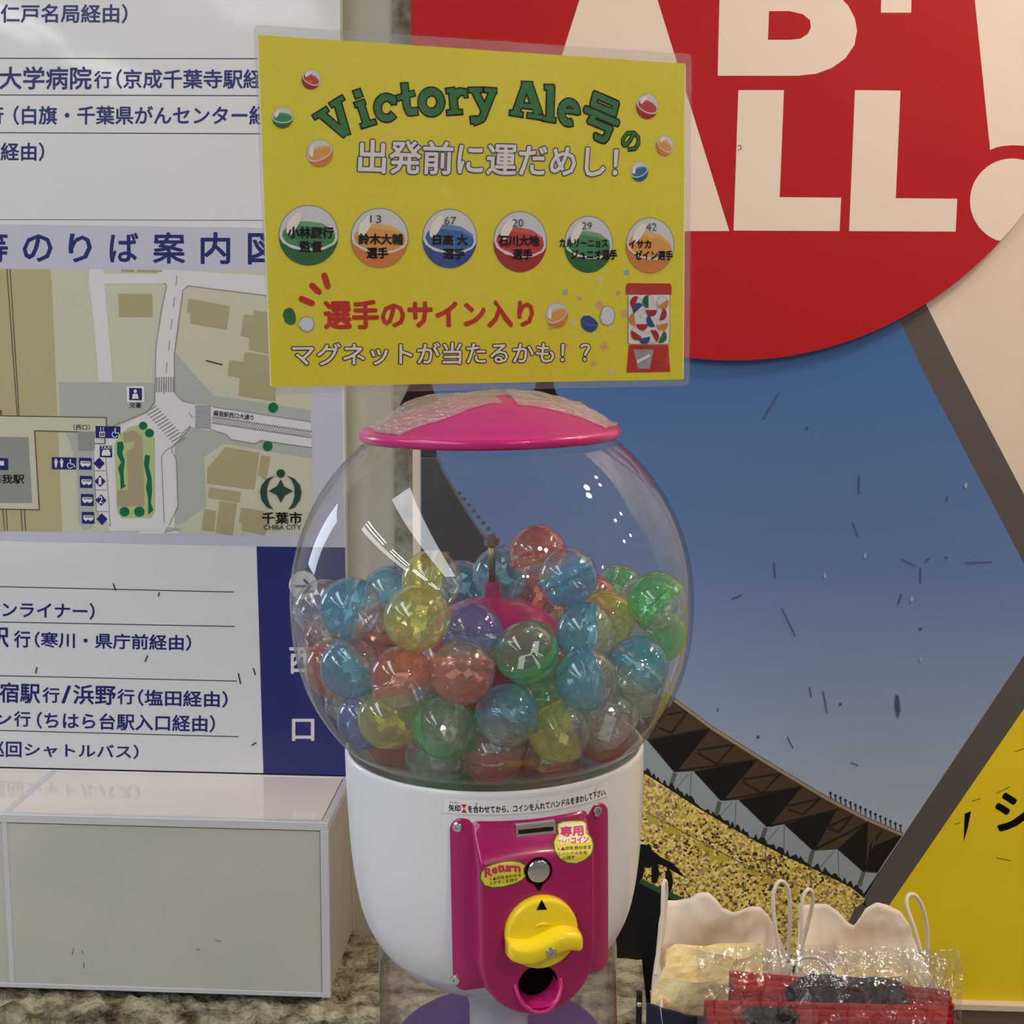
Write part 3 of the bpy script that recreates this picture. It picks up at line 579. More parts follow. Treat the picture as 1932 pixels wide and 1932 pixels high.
# inner dispensing dome, post and bolt
v, f = lathe([(.0001, .0005), (.012, .0), (.028, -.004), (.044, -.012), (.054, -.021), (.0585, -.030), (.0585, -.036), (.052, -.046), (.034, -.062), (.03, -.1455)], 64); obj('inner_dome', v, f, M_pinkd, cm, True, local=True)
v, f = lathe([(.0088, -.004), (.0072, .002), (.0066, .012), (.0062, .0145), (.0001, .0145)], 24); obj('dome_post', v, f, M_pinkd, cm, local=True)
v, f = tube([(0, 0, .014), (0, 0, .052)], .0032, 10); a = obj('bolt', v, f, M_steel, cm, True, local=True)
v, f = join([tube([(0, 0, .046), (0, 0, .0515)], .0064, 6), tube([(0, 0, .0515), (0, 0, .0545)], .0036, 10)]); obj('hex_nut', v, f, M_steel, cm, local=True)

# front panel --------------------------------------------------
class Face:                    # plane in front of the machine, local y = -d
    def __init__(s, d): s.d = d
    def px(s, x, y): r = RI @ ray(x, y); t = (-s.d-CL.y)/r.y; p = CL+r*t; return Vector((p.x, p.z))
    def to3(s, a, off): return Vector((a[0], -s.d-off, a[1]))
class Cyl:
    def __init__(s, R): s.R = R
    def px(s, x, y):
        r = RI @ ray(x, y); a = r.x**2+r.y**2; b = 2*(CL.x*r.x+CL.y*r.y); c = CL.x**2+CL.y**2-s.R**2; D = b*b-4*a*c
        p = CL+r*((-b-sqrt(max(D, 0)))/2/a); return Vector((s.R*atan2(p.x, -p.y), p.z))
    def to3(s, a, off): t = a[0]/s.R; return Vector(((s.R+off)*sin(t), -(s.R+off)*cos(t), a[1]))
RC = .1308; CF = Cyl(RC)
def rrect(x0, x1, z0, z1, r, n=6):
    P = []
    for cx, cz, a0 in ((x1-r, z1-r, 0), (x0+r, z1-r, 90), (x0+r, z0+r, 180), (x1-r, z0+r, 270)):
        for k in range(n+1): a = radians(a0+90*k/n); P.append((cx+r*cos(a), cz+r*sin(a)))
    return P
aw = RC*radians(29.8); z1, z0 = -.1480, -.2915
def shell(P, d_in, d_out, rings, name, m, depthf=None):
    """star-shaped plate wrapped on the body: bevelled border then inner rings towards the centre"""
    cx = sum(p[0] for p in P)/len(P); cz = sum(p[1] for p in P)/len(P); n = len(P); vs, fs = [], []
    L = [(1, -d_in, 0), (1, 0, 1)]+rings
    for s, h, k in L:
        for x, z in P:
            X, Z = cx+(x-cx)*s, cz+(z-cz)*s; t = X/RC; vs.append((X, Z, h))
    return vs, n, L
def plate(P, R, thick, edge, name, m, parent=cm):
    cx = sum(p[0] for p in P)/len(P); cz = sum(p[1] for p in P)/len(P); n = len(P); fr = Cyl(R); vs, fs = [], []
    for s, h in [(1, -thick), (1, -edge), (1-edge*4, -edge*.3), (1-edge*10, 0)]+[(.85-.85*i/7, 0) for i in range(7)]:
        for x, z in P: vs.append(fr.to3((cx+(x-cx)*s, cz+(z-cz)*s), h))
    m_ = len(vs)//n; vs.append(fr.to3((cx, cz), 0))
    for j in range(m_-1):
        for i in range(n): k = (i+1) % n; fs.append((j*n+i, j*n+k, (j+1)*n+k, (j+1)*n+i))
    for i in range(n): fs.append(((m_-1)*n+i, (m_-1)*n+(i+1) % n, len(vs)-1))
    o = obj(name, vs, fs, m, parent, True, local=True); o.data.set_sharp_from_angle(angle=radians(50)); return o
plate(rrect(-aw+.002, aw+.004, z0, z1, .010), RC+.0012, .024, .0015, 'panel_plate', M_pinkd)
# raised bezel: flat tombstone face, sloping at the top, cut for slot, button and outlet
FD = .1475; u0 = .0; hw = .0452; zc = -.2565; zt_ = -.1520
def bezel():
    P = []
    n = 40
    for i in range(n+1): a = -pi*i/n; P.append((u0+hw*cos(a)*1.0, zc+.0475*sin(a)))      # right -> bottom -> left
    for i in range(1, 24): P.append((u0-hw, zc+(zt_-.006-zc)*i/24))
    for i in range(7): a = pi-pi/2*i/6; P.append((u0-hw+.006+.006*cos(a), zt_-.006+.006*sin(a)))
    for i in range(1, 20): P.append((u0-hw+.006+(2*hw-.012)*i/20, zt_))
    for i in range(7): a = pi/2-pi/2*i/6; P.append((u0+hw-.006+.006*cos(a), zt_-.006+.006*sin(a)))
    for i in range(1, 24): P.append((u0+hw, zt_-.006+(zc-zt_+.006)*i/24))
    return P
v, f = lathe([(.0160, .002), (.0158, -.0098), (.0001, -.0098)], 40); 
HOLE = (v, f)
P = bezel(); n = len(P); cx, cz = u0, -.215
def dsurf(x, z):                                # how far forward the face stands
    t = min(1, max(0, (zt_-z)/.026)); t = t*t*(3-2*t); base = sqrt(max(RC*RC-x*x, .01))+.0018
    return base+(FD-base)*t
vs, fs = [], []
for s, k in [(1.10, -.9), (1.08, .0), (1.055, .35), (1.02, .8), (1.0, .95), (.975, 1.0)]+[(.93-.93*i/13, 1.0) for i in range(13)]:
    for x, z in P:
        X, Z = cx+(x-cx)*s, cz+(z-cz)*(1+(s-1)*.55 if s > 1 else s); base = sqrt(max(RC*RC-X*X, .004))-.002; D = dsurf(X, Z)
        if k < 0: y = -(base-.028)
        else: y = -(base+(D-base)*k)
        vs.append(Vector((X, y, Z)))
m_ = len(vs)//n; vs.append(Vector((cx, -dsurf(cx, cz), cz))); vs.append(Vector((cx, -.10, cz)))
for j in range(m_-1):
    for i in range(n): k = (i+1) % n; fs.append((j*n+i, j*n+k, (j+1)*n+k, (j+1)*n+i))
for i in range(n): fs.append(((m_-1)*n+i, (m_-1)*n+(i+1) % n, len(vs)-2)); fs.append(((i+1) % n, i, len(vs)-1))
bz = obj('front_bezel', vs, fs, [M_pinkd, M_gap], cm, True, local=True)
FF = Face(FD)
class Surf:
    fine = .0025
    def __init__(s, o=0): s.o = o
    def px(s, x, y):
        D = FD
        for _ in range(12): q = Face(D).px(x, y); D = .5*D+.5*dsurf(q.x, q.y)
        return q
    def to3(s, a, off): return Vector((a[0], -dsurf(a[0], a[1])-off-s.o, a[1]))
SF = Surf(.00025)
hole, kn, btn, slot = FF.px(1015, 1858), FF.px(1019, 1754), FF.px(1016, 1644), SF.px(1010, 1565)
def cutter(parts):
    v, f = join(parts); me = bpy.data.meshes.new('cut'); me.from_pydata([tuple(q) for q in v], [], f); me.materials.append(M_pinkd); me.materials.append(M_gap); me.update(); o = bpy.data.objects.new('cut', me); COL.objects.link(o); o.matrix_world = MM
    bm = bmesh.new(); bm.from_mesh(me); bmesh.ops.recalc_face_normals(bm, faces=bm.faces); bm.to_mesh(me); bm.free(); return o
bm = bmesh.new(); bm.from_mesh(bz.data); bmesh.ops.recalc_face_normals(bm, faces=bm.faces); bm.to_mesh(bz.data); bm.free()
cut = cutter([tube([(hole.x, -.16, hole.y), (hole.x, -.112, hole.y)], .0163, 40), tube([(btn.x, -.16, btn.y), (btn.x, -.138, btn.y)], .0112, 32)])
bo = bz.modifiers.new('cut', 'BOOLEAN'); bo.object = cut; bo.operation = 'DIFFERENCE'; bo.solver = 'EXACT'
bpy.context.view_layer.update(); me = bpy.data.meshes.new_from_object(bz.evaluated_get(bpy.context.evaluated_depsgraph_get()))
if len(me.polygons) > 500:
    bz.data = me
bz.modifiers.clear(); bpy.data.objects.remove(cut)
bz.data.set_sharp_from_angle(angle=radians(50))
obj('outlet_shade_cup', [Vector((hole.x+q.x, -FD-q.z+.003, hole.y+q.y)) for q in HOLE[0]], [tuple(reversed(t)) for t in HOLE[1]], mat('outlet_shade_black', (4, 4, 4), .9, .1), cm, local=True)  # added black cup; the dark depth of the outlet is painted in
# outlet lip
def lip():
    vs, fs = [], []; n = 24
    for i in range(n+1):
        a = pi+pi*i/n
        for k, (r, d) in enumerate(((.0160, -.012), (.0163, .004), (.0172, .012), (.0186, .0125), (.0194, .011), (.0196, .0), (.0192, -.004))):
            w_ = sin((a-pi))**.55 if 0 < i < n else 0; dd = d if d < 0.001 else d*w_
            vs.append(Vector((hole.x+r*cos(a), -FD-dd, hole.y+.003+r*sin(a)*1.12)))
    m = 7
    for i in range(n):
        for k in range(m-1): q = i*m+k; fs.append((q, q+1, q+m+1, q+m))
    return vs, fs
v, f = lip(); obj('outlet_lip', v, f, M_pink, cm, True, local=True)
v, f = lathe([(.0001, 0), (.011, .0008), (.015, .004)], 24); 
obj('outlet_tray', [Vector((hole.x+q.x*.9, -FD-.003+q.y*.55, hole.y-.0148+q.z*.3)) for q in v], f, M_pink, cm, True, local=True)
# knob
KR = .0288; v, f = lathe([(.0001, -.004), (KR-.0015, -.004), (KR, -.001), (KR, .006), (KR-.0008, .0078), (KR-.003, .0088), (.0001, .0092)], 64)
def toface(q, c, d=FD): return Vector((c.x+q.x, -d-q.z, c.y+q.y))
kb_ = obj('knob', [toface(q, kn) for q in v], [tuple(reversed(t)) for t in f], M_yk, cm, True, local=True); kb_.data.set_sharp_from_angle(angle=radians(60))
def grip():
    vs, fs = [], []; n = 26; prof = 10; L = .0295
    for i in range(n+1):
        s = -1+2*i/n; x = s*L; yc = -.0062+.0042*sin(s*3.0)*1.0-.0012*s; hh = .0092*(1-.18*s*s)*(1 if abs(s) < .95 else .85); dpt = (.0185-.004*s*s)*(1 if abs(s) < .96 else .8)
        for k in range(prof):
            a = pi*k/(prof-1); cx_ = cos(a); sy = sin(a)
            vs.append(Vector((x, yc+hh*(abs(cx_)**.55)*(1 if cx_ > 0 else -1), .006+dpt*(sy**.5))))
    for i in range(n):
        for k in range(prof-1): q = i*prof+k; fs.append((q, q+prof, q+prof+1, q+1))
    fs.append(tuple(range(prof))); fs.append(tuple(reversed([n*prof+k for k in range(prof)]))); return vs, fs
v, f = grip(); g_ = obj('knob_grip', [toface(q, kn) for q in v], f, M_yk, kb_, True, local=True); g_.data.set_sharp_from_angle(angle=radians(60)); bevel(g_, .0015, 3, 50)
v, f = join([lathe([(.0042, .0225), (.0042, .0252), (.0034, .0262), (.0018, .0262)], 20), lathe([(.0018, .0262), (.0018, .0245), (.0001, .0245)], 12)]); obj('knob_screw', [toface(q+Vector((.002, -.0072, 0)), kn) for q in v], f, M_chr, kb_, local=True)
class Off(Face): pass
p = Print(Face(FD+.0094)); p.poly([(1022, 1697), (1012, 1717), (1032, 1716)], M_black, 1); p.build('printed_triangle', kb_, local=True)
v, f = tube([(kn.x-.0065, -FD-.0092, kn.y+.0075), (kn.x-.002, -FD-.0094, kn.y+.0092), (kn.x+.003, -FD-.0094, kn.y+.0088), (kn.x+.006, -FD-.0092, kn.y+.0068)], [.0012, .0012, .0012, .0005], 6); obj('embossed_arrow', v, f, M_yk, kb_, True, local=True)
# return button
v, f = lathe([(.0092, -.008), (.0092, .0003), (.0087, .0017), (.0079, .0022), (.0001, .0017)], 32); obj('return_button', [toface(q+Vector((0, .0004, 0)), btn) for q in v], f, M_chr, cm, True, local=True)
p = Print(FF); p.poly([(1006, 1668), (1027, 1665), (1017, 1682)], M_black, 1); p.build('printed_triangle', cm, local=True)
# coin slot
sx, sz = slot.x, slot.y; sd = dsurf(sx, sz)
parts = [box(sx-.0160, sx+.0160, -sd-.0022, -sd+.006, sz+.0016, sz+.0058), box(sx-.0160, sx+.0160, -sd-.0022, -sd+.006, sz-.0058, sz-.0016), box(sx-.0160, sx-.0140, -sd-.0022, -sd+.006, sz-.0016, sz+.0016), box(sx+.0140, sx+.0160, -sd-.0022, -sd+.006, sz-.0016, sz+.0016)]
v, f = join(parts); cs = obj('coin_slot', v, f, M_chr, cm, local=True); bevel(cs, .0005)
v, f = box(sx-.0140, sx+.0140, -sd-.0015, -sd+.006, sz-.0018, sz+.0018); obj('slot_shade_fill', v, f, M_gap, cs, local=True)  # solid dark fill; the slot's inner shade is put into its colour
# screws of the plate
for x, y in ((864, 1560), (1126, 1531), (860, 1848)):
    q = Cyl(RC+.001).px(x, y); t = q.x/RC; nrm = Vector((sin(t), -cos(t), 0)); c0 = nrm*(RC+.001)+Vector((0, 0, q.y)); X = Vector((cos(t), sin(t), 0)); Zv = Vector((0, 0, 1))
    v, f = lathe([(.0040, 0), (.0040, .0012), (.0030, .0018), (.0016, .0018), (.0015, .0004), (.0001, .0004)], 20); obj('screw', [c0+X*k.x+Zv*k.y+nrm*k.z for k in v], f, M_chr, cm, local=True)
# labels and stickers
M_lab = mat('label_white', (226, 226, 228), .35); m_rt = mat('label_red', (190, 30, 34), .4); m_sg = mat('sticker_green', (62, 112, 40), .4); m_sy = mat('sticker_yellow', (226, 208, 70), .35); m_sp = mat('sticker_pink', (196, 50, 110), .4); m_sn = mat('sticker_text', (22, 60, 52), .4); m_scr = mat('sticker_cream', (238, 232, 190), .35)
CFL = Cyl(.1303); p = Print(CFL); A, Bq = CFL.px(837, 1514), CFL.px(1148, 1492)
def strip(z_lo, z_hi, a, b, m, layer, n=24):
    P = []
    for i in range(n): 
        x0 = a+(b-a)*i/n; x1 = a+(b-a)*(i+1)/n; p.add([(x0, z_lo), (x1, z_lo), (x1, z_hi), (x0, z_hi)], [(0, 1, 2, 3)], m, layer)
strip(-.1445, -.1325, A.x, Bq.x, M_lab, 1)
a0, a1 = A.x, Bq.x; T = a1-a0
def lt(t, f0, f1, lo, hi, m, bold=.012):
    g = glyphs(t, 0); g0 = g[2]
    for k in range(7 if bold else 1):
        dx, dy = (bold*cos(k), bold*sin(k)) if k else (0, 0)
        p.add([(a0+T*(f0+(f1-f0)*(x+dx-g0[0])/(g0[2]-g0[0])), lo+(hi-lo)*(y+dy-g0[1])/(g0[3]-g0[1])) for x, y in g[0]], g[1], m, 2)
lt('矢印', .03, .095, -.1425, -.1372, M_black, .025); lt('を合わせてから、コインを入れてハンドルをまわして下さい。', .138, .975, -.1428, -.1370, M_black, .025)
lt('やじるし', .032, .092, -.1362, -.1345, M_black, 0); lt('あ', .180, .19, -.1362, -.1346, M_black, 0); lt('い', .518, .53, -.1362, -.1346, M_black, 0); lt('くだ', .885, .905, -.1362, -.1346, M_black, 0)
for s in (1, -1): c_ = a0+T*.116; zc_ = -.1398; p.add([(c_, zc_), (c_-.0022, zc_+s*.0034), (c_+.0022, zc_+s*.0034)], [(0, 1, 2)], m_rt, 2)
p.build('instruction_label', cm, local=True)
FS = FT = SF
p = Print(FS); z_ = lambda X, Y: (820+X/4.6, 1450+Y/4.6)
st = [z_(*q) for q in ((388, 960), (395, 900), (430, 855), (500, 825), (600, 797), (680, 793), (745, 803), (795, 830), (780, 865), (782, 905), (795, 935), (770, 965), (700, 1000), (600, 1030), (500, 1038), (430, 1020))]
p.poly(st, m_sg, 1); c_ = z_(590, 915); p.poly([(c_[0]+(x-c_[0])*.94, c_[1]+(y-c_[1])*.9) for x, y in st], m_sy, 2)
rs = 'Return'
for i, ch in enumerate(rs):
    x = 438+[0, 62, 112, 150, 205, 258][i]; w_ = [60, 46, 36, 52, 50, 50][i]; y = [940, 912, 898, 890, 888, 890][i]; h = [70, 48, 60, 48, 46, 48][i]; sl = [-16, -9, -5, -1, 2, 5][i]
    p.text(ch, z_(x, y), z_(x+w_-4, y+sl), z_(x-4, y-h), m_sp, 3, bold=.045)
p.text('1.▲印を合わせる', z_(480, 972), z_(748, 935), z_(480, 940), m_sn, 3, bold=.01); p.text('2.ボタンを押す', z_(478, 1008), z_(718, 978), z_(478, 976), m_sn, 3, bold=.01)
p.build('return_sticker', cm, local=True)
p = Print(FT)
st = [z_(*q) for q in ((1060, 470), (1110, 450), (1200, 443), (1290, 445), (1318, 470), (1318, 550), (1365, 600), (1382, 670), (1365, 740), (1310, 795), (1230, 828), (1150, 822), (1080, 780), (1035, 710), (1025, 640), (1045, 590), (1070, 560), (1060, 520))]
st2 = lambda s1, s2: [(1082+(x-1082)*s1, 1588+(y-1588)*s2) for x, y in st]
p.poly(st, m_sg, 1); p.poly(st2(.94, .95), m_sy, 2)
p.poly([z_(*q) for q in ((1078, 482), (1120, 466), (1280, 462), (1300, 480), (1305, 560), (1345, 640), (1060, 650), (1080, 580))], m_scr, 3)
p.text('専用', z_(1092, 585), z_(1290, 575), z_(1092, 505), m_sp, 4, bold=.05); p.text('せんよう', z_(1070, 640), z_(1170, 634), z_(1070, 614), m_sp, 4, bold=.01); p.text('コイン', z_(1183, 645), z_(1335, 635), z_(1183, 594), m_sp, 4, bold=.04)
p.text('1.▲印を合わせる', z_(1072, 708), z_(1355, 692), z_(1072, 676), m_sn, 4, bold=.01); p.text('2.ハンドルを右', z_(1072, 750), z_(1322, 738), z_(1072, 720), m_sn, 4, bold=.01); p.text('に回す', z_(1112, 788), z_(1215, 780), z_(1112, 758), m_sn, 4, bold=.01)
p.build('coin_sticker', cm, local=True)

# ================================================================ CAPSULES
CR = .0249
TINT = {'red': ((.98, .64, .57), (.86, .28, .22), (1.0, .32, .24)), 'blue': ((.56, .86, .96), (.18, .56, .82), (.18, .60, .95)), 'yellow': ((.97, .96, .50), (.84, .84, .22), (.98, .98, .24)),
        'green': ((.56, .95, .62), (.14, .74, .28), (.16, .85, .30)), 'indigo': ((.66, .72, .96), (.26, .40, .84), (.22, .36, .86)), 'clear': ((.985, .99, .99), (.78, .80, .81), (.95, .97, .97))}
MT = {k: clear('capsule_'+k, t[0], t[1], .20 if k != 'clear' else .05, t[2], .06, 2.6, .8, .04, ep=2.6) for k, t in TINT.items()}
M_slip = mat('paper_slip', (226, 226, 222), .7, k=.9); M_bag = clear('crinkled_film', (.96, .96, .96), (.8, .8, .8), .04, (.95, .95, .95), .10, 2.5, .7, .10)
def cap_meshes():
    d = {}
    n = 28
    top = [(CR*.999*cos(t), CR*.999*sin(t)) for t in [pi/2*i/9 for i in range(9)]]+[(.0001, CR*.999)]
    lipp = [(CR*1.0, -.0085), (CR*1.014, -.0085), (CR*1.014, -.005), (CR*1.005, -.0045), (CR*1.005, -.0025), (CR*1.014, -.002), (CR*1.014, .0004)]
    v, f = lathe(lipp+top, n); d['c'] = (v, f)
    bot = [(.0001, -CR*.985)]+[(CR*.975*sin(t), -CR*.985*cos(t)) for t in [pi/2*i/10 for i in range(1, 10)]]+[(CR*.975, -.0), (CR*.965, .0015)]
    v, f = lathe(bot, n); d['b'] = (v, f)
    return d
CMD = cap_meshes(); SH = {}
def mesh_of(name, v, f, m, smooth):
    me = bpy.data.meshes.new(name); me.from_pydata([tuple(q) for q in v], [], f); me.materials.append(m)
    if smooth: me.polygons.foreach_set('use_smooth', [True]*len(me.polygons))
    me.update(); return me
for k in TINT: SH['c'+k] = mesh_of('coloured_half', *CMD['c'], MT[k], True)
SH['b'] = mesh_of('clear_half', *CMD['b'], MT['clear'], True)
def slipmesh(seed):
    r = random.Random(seed); vs, fs = [], []
    for s in range(2):
        w_, h = r.uniform(.008, .013), r.uniform(.003, .0055); rot = Matrix.Rotation(r.uniform(0, 6), 3, 'Z') @ Matrix.Rotation(r.uniform(-.9, .9), 3, 'X'); off = Vector((r.uniform(-.004, .004), r.uniform(-.004, .004), r.uniform(-.006, .004)))
        b0 = len(vs)
        for i in range(4):
            for j in range(2): vs.append(rot @ Vector((-w_+2*w_*i/3, (-h if j == 0 else h), (.003 if i % 2 else -.003)+r.uniform(-.001, .001)))+off)
        for i in range(3): a = b0+i*2; fs.append((a, a+1, a+3, a+2))
    for q in vs:
        if q.length > .0205: q *= .0205/q.length
    return vs, fs
def bagmesh(seed):
    bm = bmesh.new(); bmesh.ops.create_icosphere(bm, subdivisions=3, radius=.0195); r = Vector((seed*3.1, seed, 2))
    for v in bm.verts: v.co *= .86+.30*noise.noise(v.co*110+r)+.10*noise.noise(v.co*300+r)
    me = bpy.data.meshes.new('crinkled_bag'); bm.to_mesh(me); bm.free(); me.materials.append(M_bag); return me
SLIPS = [mesh_of('paper_slip', *slipmesh(i), M_slip, False) for i in range(6)]; BAGS = [bagmesh(i) for i in range(6)]
# px x, px y, depth fraction through the globe, colour, axis towards the coloured pole (right, up, towards viewer), label
LB = [
(888, 1295, .00, 'red', (.0, -.95, .3), 'salmon red capsule in the very front, colour down, below the blue-topped one'),
(768, 1285, .03, 'red', (-.3, .95, .05), 'capsule with tilted salmon red cap on top and clear bottom, front left'),
(657, 1263, .10, 'blue', (-.65, -.6, .15), 'blue and clear capsule at far left beside the salmon-capped one'),
(783, 1173, .10, 'yellow', (-.2, -.1, .95), 'all yellow capsule left of the pink dome, showing a diagonal seam'),
(733, 1360, .06, 'yellow', (-.1, -.2, .9), 'yellow capsule low on the left under the salmon-capped one'),
(847, 1372, .02, 'green', (-.5, -.3, -.7), 'clear-fronted capsule in a green cup, beneath the salmon red front one'),
(968, 1376, .04, 'blue', (.15, .9, -.35), 'teal-topped capsule with clear bottom, right of the green-cupped one'),
(1062, 1370, .03, 'yellow', (-.9, -.3, .15), 'yellow capsule low on the right with clear right side'),
(1096, 1282, .00, 'blue', (-.92, -.2, .12), 'front right capsule with big light blue left half'),
(1114, 1197, .15, 'blue', (-.95, .12, -.1), 'capsule with blue left edge and clear right side beside the pink dome'),
(992, 1252, .09, 'green', (.3, -.65, -.6), 'clear-topped capsule with greenish underside in front of the pink dome'),
(887, 1207, .14, 'indigo', (.12, .98, -.05), 'capsule with violet-blue cap on top, standing before the pink dome'),
(1237, 1213, .12, 'green', (.85, -.45, .0), 'capsule clear at left and green at right near the right glass'),
(1202, 1292, .16, 'blue', (.55, .7, -.15), 'capsule with dark blue upper right shell, right of the big light blue one'),
(1262, 1140, .36, 'green', (-.7, .65, -.15), 'green capsule topmost at the right glass'),
(1160, 1167, .34, 'yellow', (.2, .3, .5), 'yellow capsule tucked behind the blue-edged one on the right'),
(1072, 1093, .30, 'blue', (.45, -.85, .0), 'capsule with clear upper side and blue base, right of the orange topmost one'),
(1015, 1045, .50, 'red', (-.2, .95, -.05), 'orange-red topped capsule, the highest of the heap'),
(945, 1083, .60, 'blue', (0, .2, .8), 'blue capsule directly behind the bolt'),
(872, 1108, .78, 'blue', (.3, .1, .8), 'small looking blue capsule behind the yellow and clear one, left of the bolt'),
(815, 1095, .28, 'yellow', (-.95, .2, -.05), 'capsule with yellow left half and clear right half, highest on the left'),
(735, 1120, .72, 'blue', (0, .5, .6), 'blue capsule at the back left behind the heap'),
(660, 1152, .34, 'blue', (-.9, .3, .0), 'blue and smoky clear capsule high on the left'),
(620, 1212, .22, 'red', (.1, -.7, -.5), 'clear-fronted capsule with red lower shell at the left glass'),
(722, 1190, .34, 'red', (-.2, -.9, -.3), 'clear capsule behind the all yellow one on the left'),
(1118, 1136, .55, 'red', (-.2, .5, .5), 'orange-red capsule half hidden behind the right yellow one'),
(1178, 1118, .72, 'green', (.6, 0, .2), 'pale capsule with green end in the back row on the right'),
(1212, 1140, .58, 'clear', (.2, .6, .2), 'colourless capsule behind the topmost green one'),
(1010, 1130, .74, 'red', (0, .6, .5), 'red capsule peeping over the back of the pink dome'),
(602, 1150, .55, 'clear', (.2, .6, .3), 'colourless capsule at the far left glass behind the smoky one'),
(652, 1335, .30, 'clear', (0, .7, .3), 'colourless capsule under the far left blue one'),
(722, 1418, .30, 'red', (0, -.6, .4), 'dark red looking capsule at the lower left bottom'),
(822, 1424, .18, 'clear', (-.2, -.6, .5), 'colourless capsule with a paper slip under the green-cupped one'),
(932, 1436, .10, 'red', (0, -.9, -.1), 'clear-topped capsule with red underside at the bottom centre'),
(1038, 1434, .12, 'red', (.2, -.8, -.2), 'clear capsule with dull red base under the low yellow one'),
(1130, 1372, .16, 'clear', (-.4, .5, .3), 'colourless capsule between the low yellow one and the right glass'),
(1172, 1352, .36, 'clear', (.5, .3, .2), 'colourless capsule under the dark blue one on the right'),
(1122, 1418, .34, 'indigo', (.1, -.6, .3), 'deep blue capsule at the lower right bottom'),
(1182, 1392, .48, 'red', (.4, -.5, .2), 'red capsule resting at the lower right bottom by the glass'),
(1015, 1322, .26, 'green', (.3, -.4, .5), 'green capsule behind the front light blue one'),
(840, 1248, .36, 'red', (.2, .3, .5), 'deep red capsule behind the violet-blue capped one'),
(1228, 1330, .42, 'clear', (.3, -.2, .4), 'colourless capsule at the right glass under the dark blue one'),
(652, 1390, .52, 'indigo', (-.2, -.3, .2), 'greyish capsule at the lower left glass'),
(742, 1238, .42, 'yellow', (-.1, -.7, .4), 'small patch of yellow capsule behind the salmon-capped one'),
(600, 1290, .5, 'red', (-.3, -.5, .4), 'red capsule at the left glass behind the far left blue one'),
]
BK = [(690, 1290, .7, 'green', 'left, behind the far left blue one'), (780, 1330, .72, 'clear', 'behind the tilted salmon-capped one'), (850, 1330, .66, 'yellow', 'behind the salmon red front one'), (1080, 1330, .7, 'red', 'behind the big light blue one'),
      (1180, 1240, .75, 'clear', 'on the right, behind the clear and green one'), (700, 1220, .8, 'red', 'on the left, behind the all yellow one'), (900, 1420, .6, 'green', 'low in the centre behind the clear-topped one'), (1000, 1430, .6, 'yellow', 'low in the centre between two clear-topped ones'),
      (790, 1420, .6, 'blue', 'low on the left behind the green-cupped one'), (1080, 1430, .62, 'green', 'low on the right behind the low yellow one'), (960, 1430, .85, 'blue', 'at the very back in the bottom centre'), (1220, 1280, .72, 'yellow', 'on the right, behind the dark blue one'), (880, 1200, .93, 'green', 'behind the pink dome on its left'), (1060, 1200, .93, 'yellow', 'behind the pink dome on its right')]
for i, (x, y, t, k, w_) in enumerate(BK): LB.append((x, y, t, k, (sin(i*2.1), cos(i*1.7), sin(i*3.3)), k+' capsule buried '+w_))
Rin = RG-.0026-CR*1.016
RI_ = RI
pts = []; anchors = []
for (x, y, t, k, ax, lab) in LB:
    d = RI @ ray(x, y); d.normalize(); b = CL.dot(d); cc = CL.length_squared-Rin*Rin; D = b*b-cc
    if D > 0: s = -b+sqrt(D)*(2*t-1)
    else: s = -b
    pts.append(CL+d*s); anchors.append(d)
dom = Vector((0, 0, -.050))
def relax(n=420):
    NM = 45; N = len(pts); md = 2*CR*1.016
    for it in range(n):
        for i in range(N):
            for j in range(i+1, N):
                e = pts[j]-pts[i]; l = e.length
                if l < md:
                    if l < 1e-6: e = Vector((0, 1, 0)); l = 1
                    wi = .5 if (i < NM) == (j < NM) else (.06 if i < NM else .94); q = e/l*(md-l); pts[i] -= q*wi; pts[j] += q*(1-wi)
        soft = .30 if it < n*.6 else (.10 if it < n*.85 else .0)
        for i in range(N):
            p = pts[i]
            if soft and i < 45:
                d = anchors[i]; on = CL+d*((p-CL).dot(d)); p = p.lerp(on, soft)
            e = p-dom; m = .052+CR
            if e.length < m: p = dom+e.normalized()*m
            r = sqrt(p.x**2+p.y**2)
            if p.z < 0 and r < .034+CR and r > 1e-6: k = (.034+CR)/r; p = Vector((p.x*k, p.y*k, p.z))
            if p.z < -.156+CR: p.z = -.156+CR
            if p.z < 0:
                r = sqrt(p.x**2+p.y**2); f_ = (r/Rin)**2+abs(p.z/Rin)**2.35
                if f_ > 1: k = f_**-.46; p = p*k
            elif p.length > Rin: p = p.normalized()*Rin
            pts[i] = p
relax()
def capsule(i, x, y, t, k, ax, lab):
    a = (RT*ax[0]+UP*ax[1]-FW*ax[2]).normalized(); rot = a.to_track_quat('Z', 'Y').to_matrix() @ Matrix.Rotation(i*1.9, 3, 'Z')
    o = bpy.data.objects.new('capsule', None); COL.objects.link(o); o.empty_display_size = .01
    o.matrix_world = Matrix.Translation(MM @ pts[i]) @ rot.to_4x4()
    if lab: tag(o, lab, 'capsule', 'toy capsules in the clear globe')
    else: tag(o, 'capsule in the back rows of the heap, hidden behind the front ones', 'capsule', 'capsules buried at the back of the heap')
    for nm, me in (('coloured_half', SH['c'+k]), ('clear_half', SH['b']), ('crinkled_bag', BAGS[i % 6]), ('paper_slip', SLIPS[i % 6])):
        if nm == 'crinkled_bag' and i % 3 == 1: continue
        c = bpy.data.objects.new(nm, me); COL.objects.link(c); c.parent = o
        if nm == 'coloured_half': c['label'] = {'clear': 'colourless shell half with ribbed rim'}.get(k, k+' shell half with ribbed rim')
